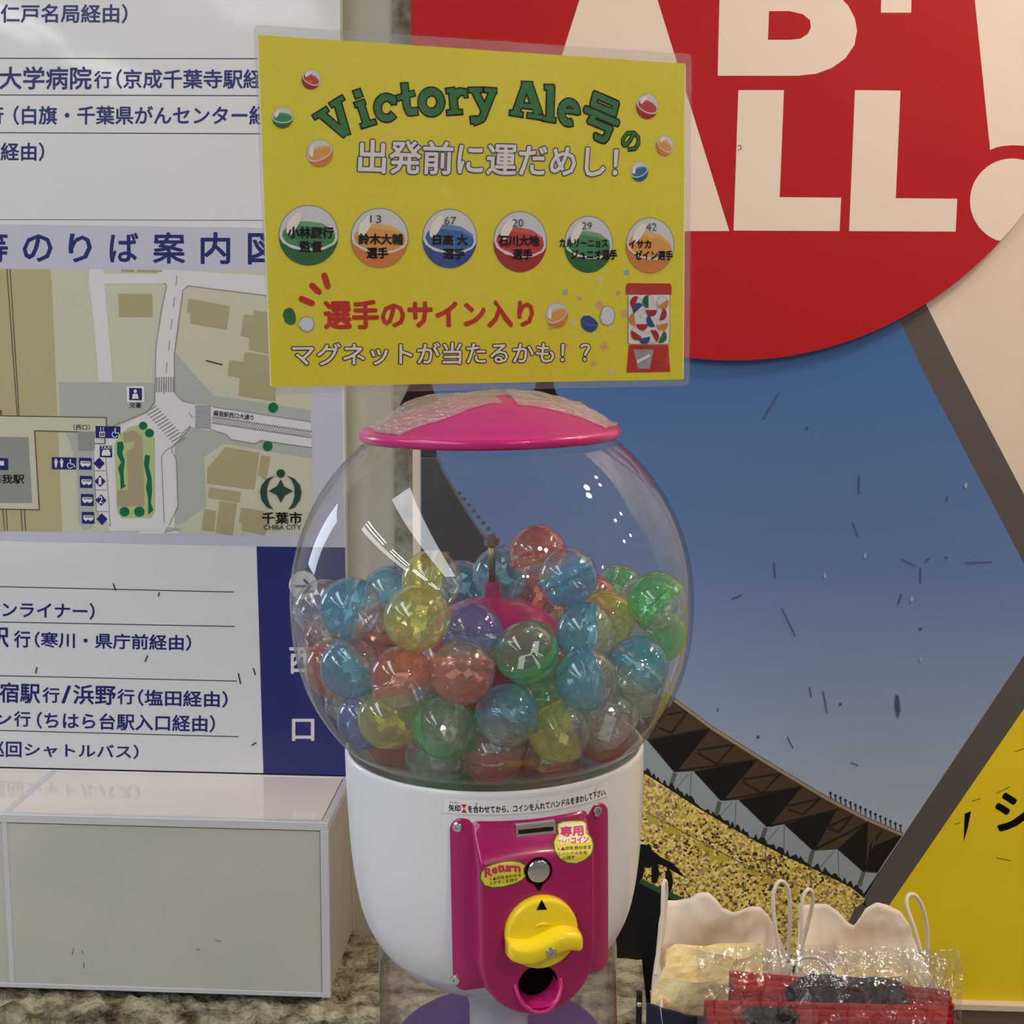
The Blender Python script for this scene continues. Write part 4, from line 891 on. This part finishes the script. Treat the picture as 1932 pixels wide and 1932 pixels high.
for i, q in enumerate(LB): capsule(i, *q)

# ================================================================ LAMINATED POSTER
TL, TR, BL = dep(487, 66, 1.096), dep(1292, 120, 1.224), dep(512, 730, 1.140)
PF = Plane(TL, TR, BL)
if PF.N.dot(CAM-TL) < 0: PF.sg = -1
else: PF.sg = 1
bc = dep(905, 724, 1.20)
ps = empty('laminated_poster', bc, 'laminated yellow poster with green arched title and six capsule pictures above the pink lid', 'poster')
m_py = mat('poster_yellow', (206, 199, 40), .45); m_pw = mat('poster_edge', (225, 222, 210), .5)
def slab(P, h0, h1, m, name, parent, **k):
    n = len(P); vs = [PF.to3(q, h1) for q in P]+[PF.to3(q, h0) for q in P]
    return obj(name, vs, [tuple(range(n)), tuple(reversed(range(n, 2*n)))]+[(i, n+i, n+(i+1) % n, (i+1) % n) for i in range(n)], m, parent, **k)
qp = [PF.px(*q) for q in ((487, 66), (1292, 120), (1288, 716), (512, 730))]
slab([qp[0]+Vector((-.001, .001)), qp[1]+Vector((.001, .001)), qp[2]+Vector((.001, -.001)), qp[3]+Vector((-.001, -.001))], -.0004, 0, m_pw, 'paper_edge', ps)
slab(qp, -.0003, .0002, m_py, 'paper', ps)
# pouch: thin clear sheet with rounded corners in front of and behind the paper
qc = [PF.px(*q) for q in ((478, 46), (1305, 102), (1301, 728), (510, 744))]
def rounded(Q, r, n=5):
    out = []
    for i in range(len(Q)):
        a, b, c = Q[i-1], Q[i], Q[(i+1) % len(Q)]; p0 = b+(a-b).normalized()*r; p1 = b+(c-b).normalized()*r
        for k in range(n+1): t = k/n; out.append(p0*(1-t)**2+b*2*t*(1-t)+p1*t*t)
    return out
M_lam = clear('laminate_film', (.99, .99, .99), (.95, .95, .95), .0, None, .022, 4, .6, .10, bump=1, bscale=170, bdist=.010)
M_lamb = clear('laminate_border', (.95, .95, .95), (.8, .8, .8), .09, (.85, .85, .85), .05, 4, .6, .08)
rc = rounded(qc, .006); n = len(rc)
slab(rc, -.0009, -.0006, M_lamb, 'pouch_back', ps)
obj('pouch_front', [PF.to3(q, .0042) for q in rc], [tuple(range(n))], M_lam, ps)
def Z1(*P): return [(480+x/4.6, 40+y/4.6) for x, y in P]
def Z2(*P): return [(880+x/4.493, 60+y/4.493) for x, y in P]
def Z3(*P): return [(480+x/4.6, 370+y/4.6) for x, y in P]
def Z4(*P): return [(880+x/4.493, 370+y/4.493) for x, y in P]
m_tg = mat('title_green', (22, 104, 52), .5); m_tw = mat('title_white', (214, 210, 206), .5); m_tb = mat('title_blue', (36, 58, 120), .5); m_tr = mat('title_red', (176, 34, 22), .5)
# arched title drawn as slab strokes with a black outline
def word(name, Zf, glyph):
    p = Print(PF)
    for g in glyph:
        for st in g: pass
        for pts_, wd in g: p.stroke(Zf(*pts_), wd/4.75, 2.5, m_tg, M_black, 3)
    # all outlines lie below all fills, so neighbouring strokes merge
    p.build(name, ps, label='green lettering outlined in black')
arc = lambda cx, cy, rx, ry, a, b, n=14: [(cx+rx*cos(radians(a+(b-a)*i/n)), cy+ry*sin(radians(a+(b-a)*i/n))) for i in range(n+1)]
word('title_lettering', Z1, [
 [([(572, 800), (790, 985)], 62), ([(715, 690), (800, 985)], 62), ([(515, 835), (632, 762)], 38), ([(660, 730), (770, 662)], 38)],
 [([(915, 705), (975, 890)], 60), ([(872, 728), (955, 700)], 36), ([(925, 912), (1050, 872)], 36), ([(868, 640), (925, 620)], 62)],
 [(arc(1145, 752, 78, 92, -28, -320, 18), 58), ([(1206, 650), (1212, 720)], 30)],
 [([(1300, 540), (1322, 740), (1345, 790), (1412, 782)], 56), ([(1240, 668), (1385, 625)], 40)],
 [(arc(1535, 702, 82, 92, 0, 360, 24), 62)],
 [([(1718, 595), (1735, 790)], 62), ([(1665, 606), (1735, 598)], 36), ([(1672, 795), (1800, 788)], 34), ([(1745, 650), (1775, 610), (1838, 618)], 50), ([(1828, 600), (1836, 660)], 24)]])
word('title_lettering', Z2, [
 [([(70, 500), (150, 660)], 56), ([(222, 505), (132, 735), (60, 765)], 54), ([(18, 494), (132, 492)], 34), ([(152, 492), (252, 500)], 34), ([(52, 720), (58, 775)], 40)],
 [([(505, 440), (420, 680)], 56), ([(520, 440), (608, 700)], 72), ([(470, 445), (555, 448)], 36), ([(455, 622), (575, 636)], 38), ([(368, 686), (475, 704)], 34), ([(515, 708), (645, 728)], 34)],
 [([(714, 462), (706, 740)], 62), ([(662, 470), (735, 472)], 36), ([(648, 735), (752, 752)], 34)],
 [(arc(868, 685, 66, 88, 8, -290, 20), 56), ([(815, 668), (938, 680)], 34)]])
p = Print(PF)
def rt(t, BLp, BRp, TLp, m, bold, o, om, name='lettering', L=3): 
    p = Print(PF); p.text(t, BLp, BRp, TLp, m, L, bold=bold, outline=o, omat=om); p.build(name, ps)
z2 = lambda x, y: (880+x/4.493, 60+y/4.493)
rt('号', z2(960, 850), z2(1235, 965), z2(1045, 500), m_tg, .026, .062, M_black, 'title_lettering')
rt('の', z2(1300, 975), z2(1440, 1030), z2(1345, 820), m_tg, .02, .06, M_black, 'title_lettering')
rt('出発前に運だめし！', (676, 326), (1163, 335), (678, 264), m_tw, .020, .055, m_tb)
rt('選手のサイン入り', (613, 620), (1006, 616), (611, 568), m_tr, .04, None, None)
rt('マグネットが当たるかも！？', (552, 690), (1112, 684), (552, 648), m_tw, .016, .056, M_black)
# printed capsule pictures
BALL = {'red': ((150, 20, 22), (176, 52, 56), (186, 84, 84)), 'green': ((14, 92, 44), (48, 128, 84), (96, 150, 112)), 'orange': ((196, 118, 52), (206, 148, 72), (214, 166, 96)), 'blue': ((18, 66, 140), (40, 100, 160), (90, 130, 176))}
m_bg = mat('ball_grey', (196, 200, 210), .5); m_bo = mat('ball_outline', (128, 128, 132), .5); m_bw = mat('ball_band', (206, 206, 208), .5); m_bh = mat('ball_shine', (222, 220, 214), .5)
def ball(cx, cy, rx, ry, col, rot, texts=(), lw=1):
    a, b, c = BALL[col]; A, Bm, Cm = mat('ball_'+col, a, .5), mat('ball_mid_'+col, b, .5), mat('ball_pale_'+col, c, .5); p = Print(PF); r0 = radians(rot)
    def T(P): return [(cx+rx*(x*cos(r0)-y*sin(r0)), cy+ry*(x*sin(r0)+y*cos(r0))) for x, y in P]
    circ = lambda k, a0=0, a1=360, n=32: [(k*cos(radians(a0+(a1-a0)*i/n)), k*sin(radians(a0+(a1-a0)*i/n))) for i in range(n+1)]
    p.poly(T(circ(1)[:-1]), m_bo, 2); p.poly(T(circ(.965)[:-1]), m_bg, 3)
    low = circ(.985, 8, 172, 24)+[(-.9, .25), (-.6, .42), (-.2, .5), (.2, .5), (.6, .42), (.9, .25)]
    p.poly(T([(-.84, -.12), (-.55, -.42), (-.1, -.46), (.4, -.42), (.82, -.2), (.9, .1), (.72, .30), (.3, .42), (-.2, .42), (-.7, .28), (-.88, .05)]), Bm, 4)
    p.poly(T([(-.1, -.46), (.4, -.42), (.80, -.2), (.84, -.06), (.4, -.26), (-.3, -.30), (-.5, -.42)]), Cm, 5)
    p.poly(T(circ(.985, 6, 174, 24)+[(-.84, .28), (-.5, .44), (-.0, .52), (.5, .44), (.84, .28)]), A, 5)
    p.line(T([(-.93, .02), (-.84, .24), (-.5, .42), (0, .48), (.5, .42), (.84, .24), (.93, .02)]), max(1.2, rx*.075)*lw, m_bw, 6)
    p.poly(T([(-.75, -.1), (-.72, -.4), (-.45, -.72), (-.28, -.74), (-.25, -.55), (-.4, -.25), (-.55, -.02), (-.68, .02)]), m_bh, 6)
    for t, b_, c_, d_, m, bo in texts: p.text(t, b_, c_, d_, m, 8, bold=bo)
    p.build('printed_capsule', ps, label=col+' and clear capsule picture')
def tx(t, x0, x1, y0, y1, dy=0, m=M_black, bold=.04): return (t, (x0, y1), (x1, y1+dy), (x0, y0), m, bold)
m_num = mat('number_green', (44, 74, 60), .5)
ball(587, 150, 18, 19, 'red', 24, lw=1.3); ball(533, 222, 20, 20.5, 'green', 0, lw=1.3); ball(603, 289, 25, 26, 'orange', -24, lw=1.1)
ball(1221, 201, 21, 24, 'red', 20, lw=1.3); ball(1254, 275, 16.5, 19.5, 'orange', 30, lw=1.3); ball(1206, 324, 16.5, 19, 'blue', -20, lw=1.3)
ball(582, 444, 57, 57.5, 'green', 2, [tx('小林慶行', 543, 628, 428, 449, .5), tx('監督', 565, 607, 455, 475, .5)])
ball(716, 449, 55, 57, 'orange', 3, [tx('鈴木大輔', 676, 759, 441, 461, .5), tx('選手', 692, 731, 467, 487, .5), tx('13', 698, 719, 406, 421, 0, m_num, 0)])
ball(848, 450, 52, 56.5, 'blue', 4, [tx('日高 大', 817, 881, 443, 462, .5), tx('選手', 836, 875, 469, 488, .5), tx('67', 838, 860, 409, 424, 0, m_num, 0)])
ball(981, 456, 51, 58, 'red', 5, [tx('石川大地', 940, 1016, 444, 464, .5), tx('選手', 967, 1003, 470, 489, .5), tx('20', 966, 987, 413, 428, 0, m_num, 0)])
ball(1110, 461, 46.5, 54, 'green', 5, [tx('カルリーニョス', 1055, 1146, 451, 466, .5), tx('ジュニオ選手', 1077, 1163, 471, 489, .5), tx('29', 1097, 1116, 419, 433, 0, m_num, 0)])
ball(1226, 463, 46, 53, 'orange', 8, [tx('イサカ', 1186, 1227, 453, 468, .5), tx('ゼイン選手', 1197, 1268, 473, 490, .5), tx('42', 1218, 1238, 421, 436, 0, m_num, 0)])
p = Print(PF)
for a, b in (((612, 520), (618, 540)), ((589, 539), (601, 551)), ((569, 564), (588, 572))): p.line([a, b], 12, m_tr, 3)
p.build('printed_rays', ps)['kind'] = 'stuff'
p = Print(PF)
p.poly(Z3((245, 1030), (262, 985), (300, 966), (335, 980), (355, 1030), (362, 1080), (345, 1112), (310, 1120), (265, 1095)), MC['ball_green'], 3)
p.poly(Z3((370, 1115), (400, 1062), (450, 1040), (500, 1055), (522, 1100), (510, 1155), (460, 1187), (415, 1170)), m_bo, 3); p.poly(Z3((378, 1115), (404, 1068), (450, 1048), (495, 1062), (514, 1100), (503, 1150), (460, 1178), (418, 1162)), m_bg, 4)
p.build('printed_open_capsule', ps)
ball(1050, 595, 21, 24, 'orange', -25, lw=1.3)
p = Print(PF)
p.poly(Z4((965, 1050), (990, 1015), (1040, 1012), (1090, 1045), (1118, 1085), (1100, 1130), (1060, 1158), (1010, 1145), (975, 1110)), MC['ball_blue'], 3); p.line(Z4((985, 1060), (1040, 1095), (1105, 1092)), 1.2, MC['ball_pale_blue'], 4)
p.poly(Z4((1122, 1030), (1145, 950), (1190, 922), (1240, 945), (1262, 1010), (1245, 1075), (1200, 1100), (1150, 1090)), m_bo, 3); p.poly(Z4((1132, 1030), (1152, 955), (1190, 930), (1235, 950), (1255, 1010), (1238, 1070), (1200, 1092), (1156, 1082)), m_bg, 4)
p.build('printed_open_capsule', ps)
p = Print(PF)
CF_ = {'w': mat('confetti_cream', (200, 196, 120), .5), 'b': mat('confetti_blue', (134, 160, 160), .5), 'p': mat('confetti_pink', (206, 150, 120), .5)}
for x, y, s, k in ((1130, 713, 42, 'w'), (1355, 648, 32, 'b'), (832, 815, 30, 'b'), (958, 868, 24, 'p'), (1286, 823, 26, 'p'), (1125, 925, 44, 'p'), (1345, 1000, 42, 'p'), (900, 1075, 40, 'w'), (1244, 1118, 28, 'w'), (1168, 1275, 40, 'p'), (1076, 1420, 26, 'p'), (1232, 1478, 40, 'w'), (845, 1265, 22, 'p'), (715, 1110, 28, 'p')):
    P = [(x+s*cos(radians(a+x % 40)), y+s*sin(radians(a+x % 40))) for a in (0, 90, 180, 270)]; p.poly(Z4(*P), CF_[k], 2)
p.build('printed_confetti', ps)['kind'] = 'stuff'
p = Print(PF); m_mr = mat('printed_machine_red', (168, 28, 20), .5); m_mg = mat('printed_machine_grey', (140, 142, 148), .5)
p.poly(Z4((1365, 738), (1725, 740), (1738, 765), (1738, 835), (1348, 835), (1350, 760)), m_mr, 3)
p.poly(Z4((1365, 835), (1727, 835), (1722, 1250), (1705, 1262), (1380, 1258), (1365, 1245)), m_bo, 3); p.poly(Z4((1372, 838), (1720, 838), (1716, 1246), (1700, 1254), (1385, 1252), (1372, 1240)), m_tw, 4)
p.poly(Z4((1375, 1262), (1710, 1264), (1726, 1490), (1355, 1496)), m_mr, 3); p.poly(Z4((1415, 1298), (1586, 1300), (1550, 1465), (1450, 1462)), m_mg, 4); p.poly(Z4((1470, 1300), (1530, 1300), (1530, 1328), (1470, 1328)), m_bo, 5)
p.ell(880+1495/4.493, 370+1380/4.493, 7, 7, m_bo, 5); p.line(Z4((1452, 1402), (1545, 1352)), 5, m_bw, 6); p.line(Z4((1622, 1432), (1705, 1436)), 1, MC['ball_pale_red'], 5)
rb = [('red', 1435, 905, 200), ('green', 1540, 895, 180), ('orange', 1660, 905, 60), ('blue', 1455, 960, 230), ('red', 1565, 965, 90), ('red', 1645, 1000, 20), ('orange', 1425, 1045, 170), ('red', 1485, 1085, 90), ('blue', 1570, 1055, 150), ('orange', 1655, 1085, 80), ('red', 1440, 1165, 120), ('blue', 1505, 1200, 80), ('green', 1645, 1190, 30), ('red', 1580, 1190, 330)]
for k, x, y, a in rb:
    cx, cy = 880+x/4.493, 370+y/4.493; p.ell(cx, cy, 11.5, 13, m_bo, 5, n=18); p.ell(cx, cy, 10.8, 12.3, m_bg, 6, n=18); p.ell(cx, cy, 10.8, 12.3, MC['ball_'+k], 7, n=12, rot=0, a0=radians(a-90), a1=radians(a+90))
p.build('printed_machine', ps)
# black arms that hold the poster, standing on the lid
M_arm = mat('black_arm', (22, 18, 18), .35)
for (xa, lab) in ((797, 'black holder arm behind the poster, the left one'), (1029, 'black holder arm behind the poster, the right one')):
    hw_ = 24 if xa < 900 else 23
    sgn = -1 if xa < 900 else 1
    def q(x, y, h): return PF.to3(PF.px(x, y), h)
    prof = [(xa-14, 560), (xa+14, 560), (xa+16, 700), (xa+17, 726), (xa+22, 742), (xa+34, 757), (xa+38, 778), (xa-38, 778), (xa-30, 757), (xa-22, 742), (xa-16, 724), (xa-15, 700)]
    if xa < 900: prof = [(x+(2 if x > xa else -8) if y > 720 else x, y) for x, y in prof]
    n = len(prof); vs = [q(x, y, -.0012) for x, y in prof]+[q(x, y, -.0042) for x, y in prof]
    a = empty('poster_holder', q(xa, 778, -.003), lab, 'holder', None, 'poster holder arms')
    o = obj('arm', vs, [tuple(range(n)), tuple(reversed(range(n, 2*n)))]+[(i, n+i, n+(i+1) % n, (i+1) % n) for i in range(n)], M_arm, a); bevel(o, .0008)

# ================================================================ PAPER BAGS ON A LOW TABLE
TZ = .40
tb = empty('display_table', (.42, -.55, 0), 'low black table under the paper bags at the right', 'table')
boxo('tabletop', (.17, .75, -.72, -.36, TZ-.02, TZ), mat('table_black', (30, 29, 32), .4), tb, .003)
for x in (.19, .73):
    for y in (-.70, -.38): boxo('leg', (x-.012, x+.012, y-.012, y+.012, 0, TZ-.02), MC['table_black'], tb)
M_pap = mat('white_kraft_paper', (246, 232, 214), .65, bump=.15, bscale=25); M_nav = mat('navy_paper', (34, 38, 62), .5); M_tis = mat('cream_tissue', (255, 240, 186), .7, bump=.5, bscale=45); M_cord = mat('white_cord', (238, 228, 214), .6)
def sheet(name, top, Yw, zb, m, parent, amp=.006, seed=0, nx=60, nz=26, lean=.0, curve=0, thick=.0006):
    """paper sheet with a wavy top outline (pixels on the plane y = Yw) down to height zb"""
    fr = Wall(Yw); T = [fr.px(*q) for q in top]; xs = [q.x for q in T]; vs, fs = [], []
    def zt(x):
        for a, b in zip(T[:-1], T[1:]):
            if a.x <= x <= b.x: t = (x-a.x)/max(1e-6, b.x-a.x); t = t*t*(3-2*t)*.5+t*.5; return a.y+(b.y-a.y)*t
        return T[-1].y
    for i in range(nx+1):
        x = xs[0]+(xs[-1]-xs[0])*i/nx; zz = zt(x)
        for j in range(nz+1):
            t = j/nz; z = zb+(zz-zb)*t; s = i/nx
            y = Yw-curve*(1-4*(s-.5)**2)*0+lean*t-curve*(abs(2*s-1)**6)+amp*(t+.2)*(noise.noise(Vector((x*14, z*9, seed)))*2+.6*abs(noise.noise(Vector((x*30, z*22, seed+3)))))
            vs.append((x, y, z))
    for i in range(nx):
        for j in range(nz): a = i*(nz+1)+j; fs.append((a, a+nz+1, a+nz+2, a+1))
    o = obj(name, vs, fs, m, parent, True); solid(o, thick, 0); return o
def crumple(name, c, sx, sy, sz, m, parent, seed, amp=.25, sub=4, freq=3, flat=False):
    bm = bmesh.new(); bmesh.ops.create_icosphere(bm, subdivisions=sub, radius=1)
    for v in bm.verts:
        n = v.co.copy(); d = 1+amp*(noise.noise(n*freq+Vector((seed, 0, 0)))+.6*abs(noise.noise(n*freq*2.3+Vector((0, seed, 0))))-.2); e = n*d
        e = Vector([math.copysign(abs(q)**.62, q) for q in e]); v.co = Vector((c[0]+sx*e.x, c[1]+sy*e.y, c[2]+sz*e.z))
    vs = [v.co.copy() for v in bm.verts]; fs = [tuple(q.index for q in f.verts) for f in bm.faces]; bm.free()
    return obj(name, vs, fs, m, parent, not flat)
def cord(name, P, Yw, r, parent, y2=None):
    fr = Wall(Yw); q = [fr.px(*a) for a in P]; n = len(q); P3 = [(a.x, Yw+((y2-Yw)*i/(n-1) if y2 else 0), a.y) for i, a in enumerate(q)]
    v, f = tube(spline(P3, 6), r*1.35, 8); return obj(name, v, f, M_cord, parent, True)
def bag(x0, x1, top, Yb, Yf, front_y, label, seed, handles, side):
    e = empty('paper_bag', ((x0+x1)/2, (Yb+Yf)/2, TZ), label, 'bag', None, 'paper bags at the right')
    fb, ff = Wall(Yb), Wall(Yf)
    sheet('back_panel', top, Yb, TZ+.002, M_pap, e, .011, seed, curve=.02)
    X0, X1 = fb.px(top[0][0], 1800).x, fb.px(top[-1][0], 1800).x; zf = ff.px(x0, front_y).y
    # sides: slope from the back's end down to the front rim
    for X, tp, sg in ((X0, top[0], -1), (X1, top[-1], 1)):
        zt_ = fb.px(*tp).y; vs, fs = [], []; n = 16
        for i in range(n+1):
            t = i/n; y = Yb-.02+(Yf-Yb+.02)*t; zz = zt_+(zf-zt_)*(t**1.1)+.006*sin(t*7+seed)
            for j in range(9): s = j/8; vs.append((X+sg*(.006*sin(s*3+t*4))-sg*.004*t, y, TZ+.002+(zz-TZ)*s))
        for i in range(n):
            for j in range(8): a = i*9+j; fs.append((a, a+1, a+10, a+9))
        o = obj('side_panel', vs, fs, M_pap, e, True); solid(o, .0006)
    xa, xb = top[0][0]-(16 if side > 1 else 2), top[-1][0]+(8 if side < 2 else 1); sheet('front_panel', [(xa+(xb-xa)*t, front_y-14+34*sin(pi*t*.8)-10*t) for t in (0, .15, .3, .45, .6, .75, .9, 1)], Yf, TZ+.002, M_nav, e, .003, seed)
    boxo('bag_bottom', (X0+.001, X1-.001, Yf, Yb, TZ+.0005, TZ+.002), M_nav, e)
    for P, Y_, y2 in handles: cord('handle', P, Y_, .0021, e, y2)
    return e, X0, X1
t1 = [(1236, 1800), (1240, 1740), (1252, 1697), (1275, 1700), (1300, 1692), (1318, 1680), (1335, 1678), (1348, 1688), (1362, 1704), (1385, 1712), (1415, 1706), (1432, 1709), (1450, 1727), (1465, 1757), (1478, 1785), (1490, 1815), (1494, 1835)]
b1, X0, X1 = bag(1225, 1495, t1, -.44, -.56, 1908, 'white paper bag with navy front, nearest the machine, stuffed with cream tissue', 1,
    [([(1236, 1840), (1243, 1800), (1250, 1740), (1252, 1690), (1254, 1672), (1258, 1676), (1259, 1700), (1255, 1760), (1249, 1810)], -.50, -.47), ([(1470, 1800), (1462, 1740), (1460, 1698), (1466, 1678), (1476, 1671), (1487, 1680), (1494, 1702), (1496, 1760), (1493, 1835)], -.52, -.49)], 2)
t2 = [(1500, 1800), (1504, 1755), (1514, 1713), (1535, 1715), (1562, 1711), (1580, 1720), (1600, 1738), (1610, 1743), (1620, 1730), (1634, 1712), (1655, 1704), (1672, 1708), (1697, 1719), (1717, 1744), (1722, 1768), (1737, 1800), (1752, 1830), (1762, 1850)]
b2, X2, X3 = bag(1505, 1765, t2, -.44, -.56, 1925, 'white paper bag with wavy top, farther right, behind the red packets', 5,
    [([(1510, 1830), (1513, 1780), (1514, 1720), (1520, 1694), (1529, 1687), (1537, 1696), (1538, 1720), (1530, 1760), (1520, 1805)], -.52, -.49), ([(1738, 1800), (1727, 1755), (1716, 1722), (1716, 1704), (1726, 1699), (1740, 1709), (1753, 1736), (1762, 1780), (1763, 1860)], -.53, -.49)], 1)
# tissue inside
def tis_(box4, Yc, dy, seed, label, name='tissue_wrap'):
    x0, x1, y0, y1 = box4; fr = Wall(Yc); a, b = fr.px(x0, y1), fr.px(x1, y0); o = crumple('tissue', ((a.x+b.x)/2, Yc, (a.y+b.y)/2), (b.x-a.x)/2*.98, dy, (b.y-a.y)/2, M_tis, None, seed, .10, 4, 2.2, True); o.name = name; return tag(o, label, 'tissue paper')
def tis(layers, label, seed):
    Y0, top0 = layers[0]; c = Wall(Y0).px((top0[0][0]+top0[-1][0])/2, 1850); e = empty('tissue_wrap', (c.x, Y0, TZ+.003), label, 'tissue paper')
    for k, (Yw, top) in enumerate(layers):
        o = sheet('tissue_fold', top, Yw, TZ+.004, M_tis, e, .010, seed+k*3, 34, 16, curve=.012, thick=.0008); o.data.polygons.foreach_set('use_smooth', [False]*len(o.data.polygons))
tis([(-.470, [(1250, 1815), (1256, 1788), (1275, 1781), (1330, 1786), (1372, 1781), (1410, 1778), (1437, 1776), (1441, 1800)]), (-.492, [(1248, 1838), (1262, 1792), (1300, 1796), (1360, 1800), (1404, 1806), (1432, 1790), (1438, 1830)]), (-.510, [(1240, 1850), (1252, 1822), (1330, 1824), (1400, 1828), (1425, 1840)]),
     (-.530, [(1226, 1890), (1236, 1852), (1252, 1843), (1300, 1842), (1360, 1845), (1400, 1844), (1408, 1870)])], 'crumpled cream tissue paper stuffed in the bag nearest the machine', 2)
tis([(-.480, [(1540, 1860), (1556, 1838), (1600, 1822), (1640, 1812), (1672, 1806), (1700, 1815), (1732, 1832), (1742, 1855)]), (-.505, [(1535, 1870), (1570, 1842), (1620, 1832), (1680, 1822), (1715, 1838), (1738, 1862)]), (-.525, [(1540, 1880), (1580, 1852), (1640, 1845), (1700, 1842), (1738, 1870)])], 'crumpled cream tissue paper in the farther bag', 9)
# red packets in crinkled film
M_rf = mat('red_felt', (172, 16, 26), .75, bump=.2, bscale=80); M_bf = mat('black_fabric', (34, 34, 38), .55, bump=.6, bscale=60)
M_film = clear('crinkled_wrap', (.97, .97, .97), (.9, .9, .9), .012, (.9, .9, .9), .16, 2.2, .9, .12, bump=.5, bscale=50, bdist=.012)
def packet(P, Yp, lean, thick, label, seed, film, blk, mb_=TZ):
    fr = Wall(Yp); c = fr.px((P[0][0]+P[1][0])/2, P[0][1]); e = empty('red_packet', (c.x, Yp, TZ), label, 'packet', None, 'wrapped red packets')
    A = [fr.px(*q) for q in P]; zb = TZ+.001; n = 30; lay = 3
    for L in range(lay):
        yo = -thick*L/lay; vs, fs = [], []
        for i in range(n+1):
            s = i/n; x = A[0].x+(A[1].x-A[0].x)*s; zz = A[0].y+(A[1].y-A[0].y)*s-.0055*L*(1+.3*sin(s*3+seed))+.0012*noise.noise(Vector((x*12, L*3, seed)))
            for (dy, z) in ((0, zb), (0, zz-.004), (-.001, zz-.0012), (-.003, zz), (-thick/lay+.003, zz), (-thick/lay+.001, zz-.0012), (-thick/lay, zz-.004), (-thick/lay, zb)): vs.append((x+.001*L, Yp+yo+dy+.0015*noise.noise(Vector((x*20, z*20, seed+L))), z))
        for i in range(n):
            for k in range(7): a = i*8+k; fs.append((a, a+8, a+9, a+1))
        for i in (0, n): q = [i*8+k for k in range(8)]; fs.append(tuple(q if i else reversed(q)))
        obj('folded_layer', vs, fs, M_rf, e, True)
    x0, x1, y0, y1 = blk; a, b = fr.px(x0, y1), fr.px(x1, y0)
    if blk[0]: crumple('black_bow', ((a.x+b.x)/2, Yp-thick-.004, (a.y+b.y)/2), (b.x-a.x)/2, .012, (b.y-a.y)/2, M_bf, e, seed, .30, 4, 3.2, True)
    x0, x1, y0, y1 = film; fr2 = Wall(Yp-thick-.02); a, b = fr2.px(x0, y1), fr2.px(x1, y0); vs, fs = [], []; nx, nz = 26, 8; rr = random.Random(seed)
    za = max(a.y, TZ+.001)
    for i in range(nx+1):
        for j in range(nz+1):
            ji = 0 if i in (0, nx) else rr.uniform(-.45, .45); jj = 0 if j == 0 else rr.uniform(-.45, .45)*(j < nz)
            x = a.x+(b.x-a.x)*(i+ji)/nx; z = za+(b.y-za)*(j+jj)/nz; ed = min(1, (nz-j)/2.0)
            vs.append((x, Yp-thick*.4-(thick*.6+.006)*ed-rr.uniform(0, .011)*(.35+ed)-.006*abs(noise.noise(Vector((x*14, z*18, seed)))), z+(rr.uniform(-.001, .001) if j == nz else 0)))
    for i in range(nx):
        for j in range(nz):
            q = i*(nz+1)+j
            if (i*7+j*3) % 2: fs += [(q, q+nz+1, q+nz+2), (q, q+nz+2, q+1)]
            else: fs += [(q, q+nz+1, q+1), (q+1, q+nz+1, q+nz+2)]
    obj('clear_wrapper', vs, fs, M_film, e, False)
packet([(1376, 1829), (1790, 1866)], -.575, 0, .022, 'red folded felt packet with black bow, upper one standing behind', 3, (1500, 1825, 1812, 1990), (1474, 1702, 1828, 1918))
packet([(1329, 1884), (1788, 1895)], -.650, 0, .022, 'red folded felt packet in film, lower one in front of its twin', 8, (1313, 1795, 1822, 1990), (1398, 1500, 1886, 1908))
mp = empty('metal_post', Wall(-.44).to3((Wall(-.44).px(1206, 1900).x, 0), 0), 'slim black metal post with a silver knob between the clear drum and the nearer bag', 'post')
xa, xb, zp = Wall(-.44).px(1200, 1900).x, Wall(-.44).px(1211, 1900).x, Wall(-.44).px(1206, 1872).y
boxo('post', (xa, xb, -.448, -.434, 0, zp), mat('black_metal', (26, 25, 27), .35), mp, .0015)
v, f = lathe([(.0001, .006), (.0035, .0055), (.0042, .003), (.003, 0), (.0022, -.004)], 16); kc = Wall(-.45).to3(Wall(-.45).px(1206, 1893), 0)
obj('knob', [kc+Vector((q.x, -q.z, q.y)) for q in v], f, M_chr, mp, True)
# small cord handle over the red packets
cord_e = empty('cord_loop', Wall(-.565).to3(Wall(-.565).px(1525, 1840), 0), 'thin white cord loop arching above the red packets', 'cord')
cord('cord', [(1484, 1842), (1496, 1818), (1520, 1806), (1545, 1808), (1562, 1822), (1571, 1840)], -.572, .0019, cord_e)
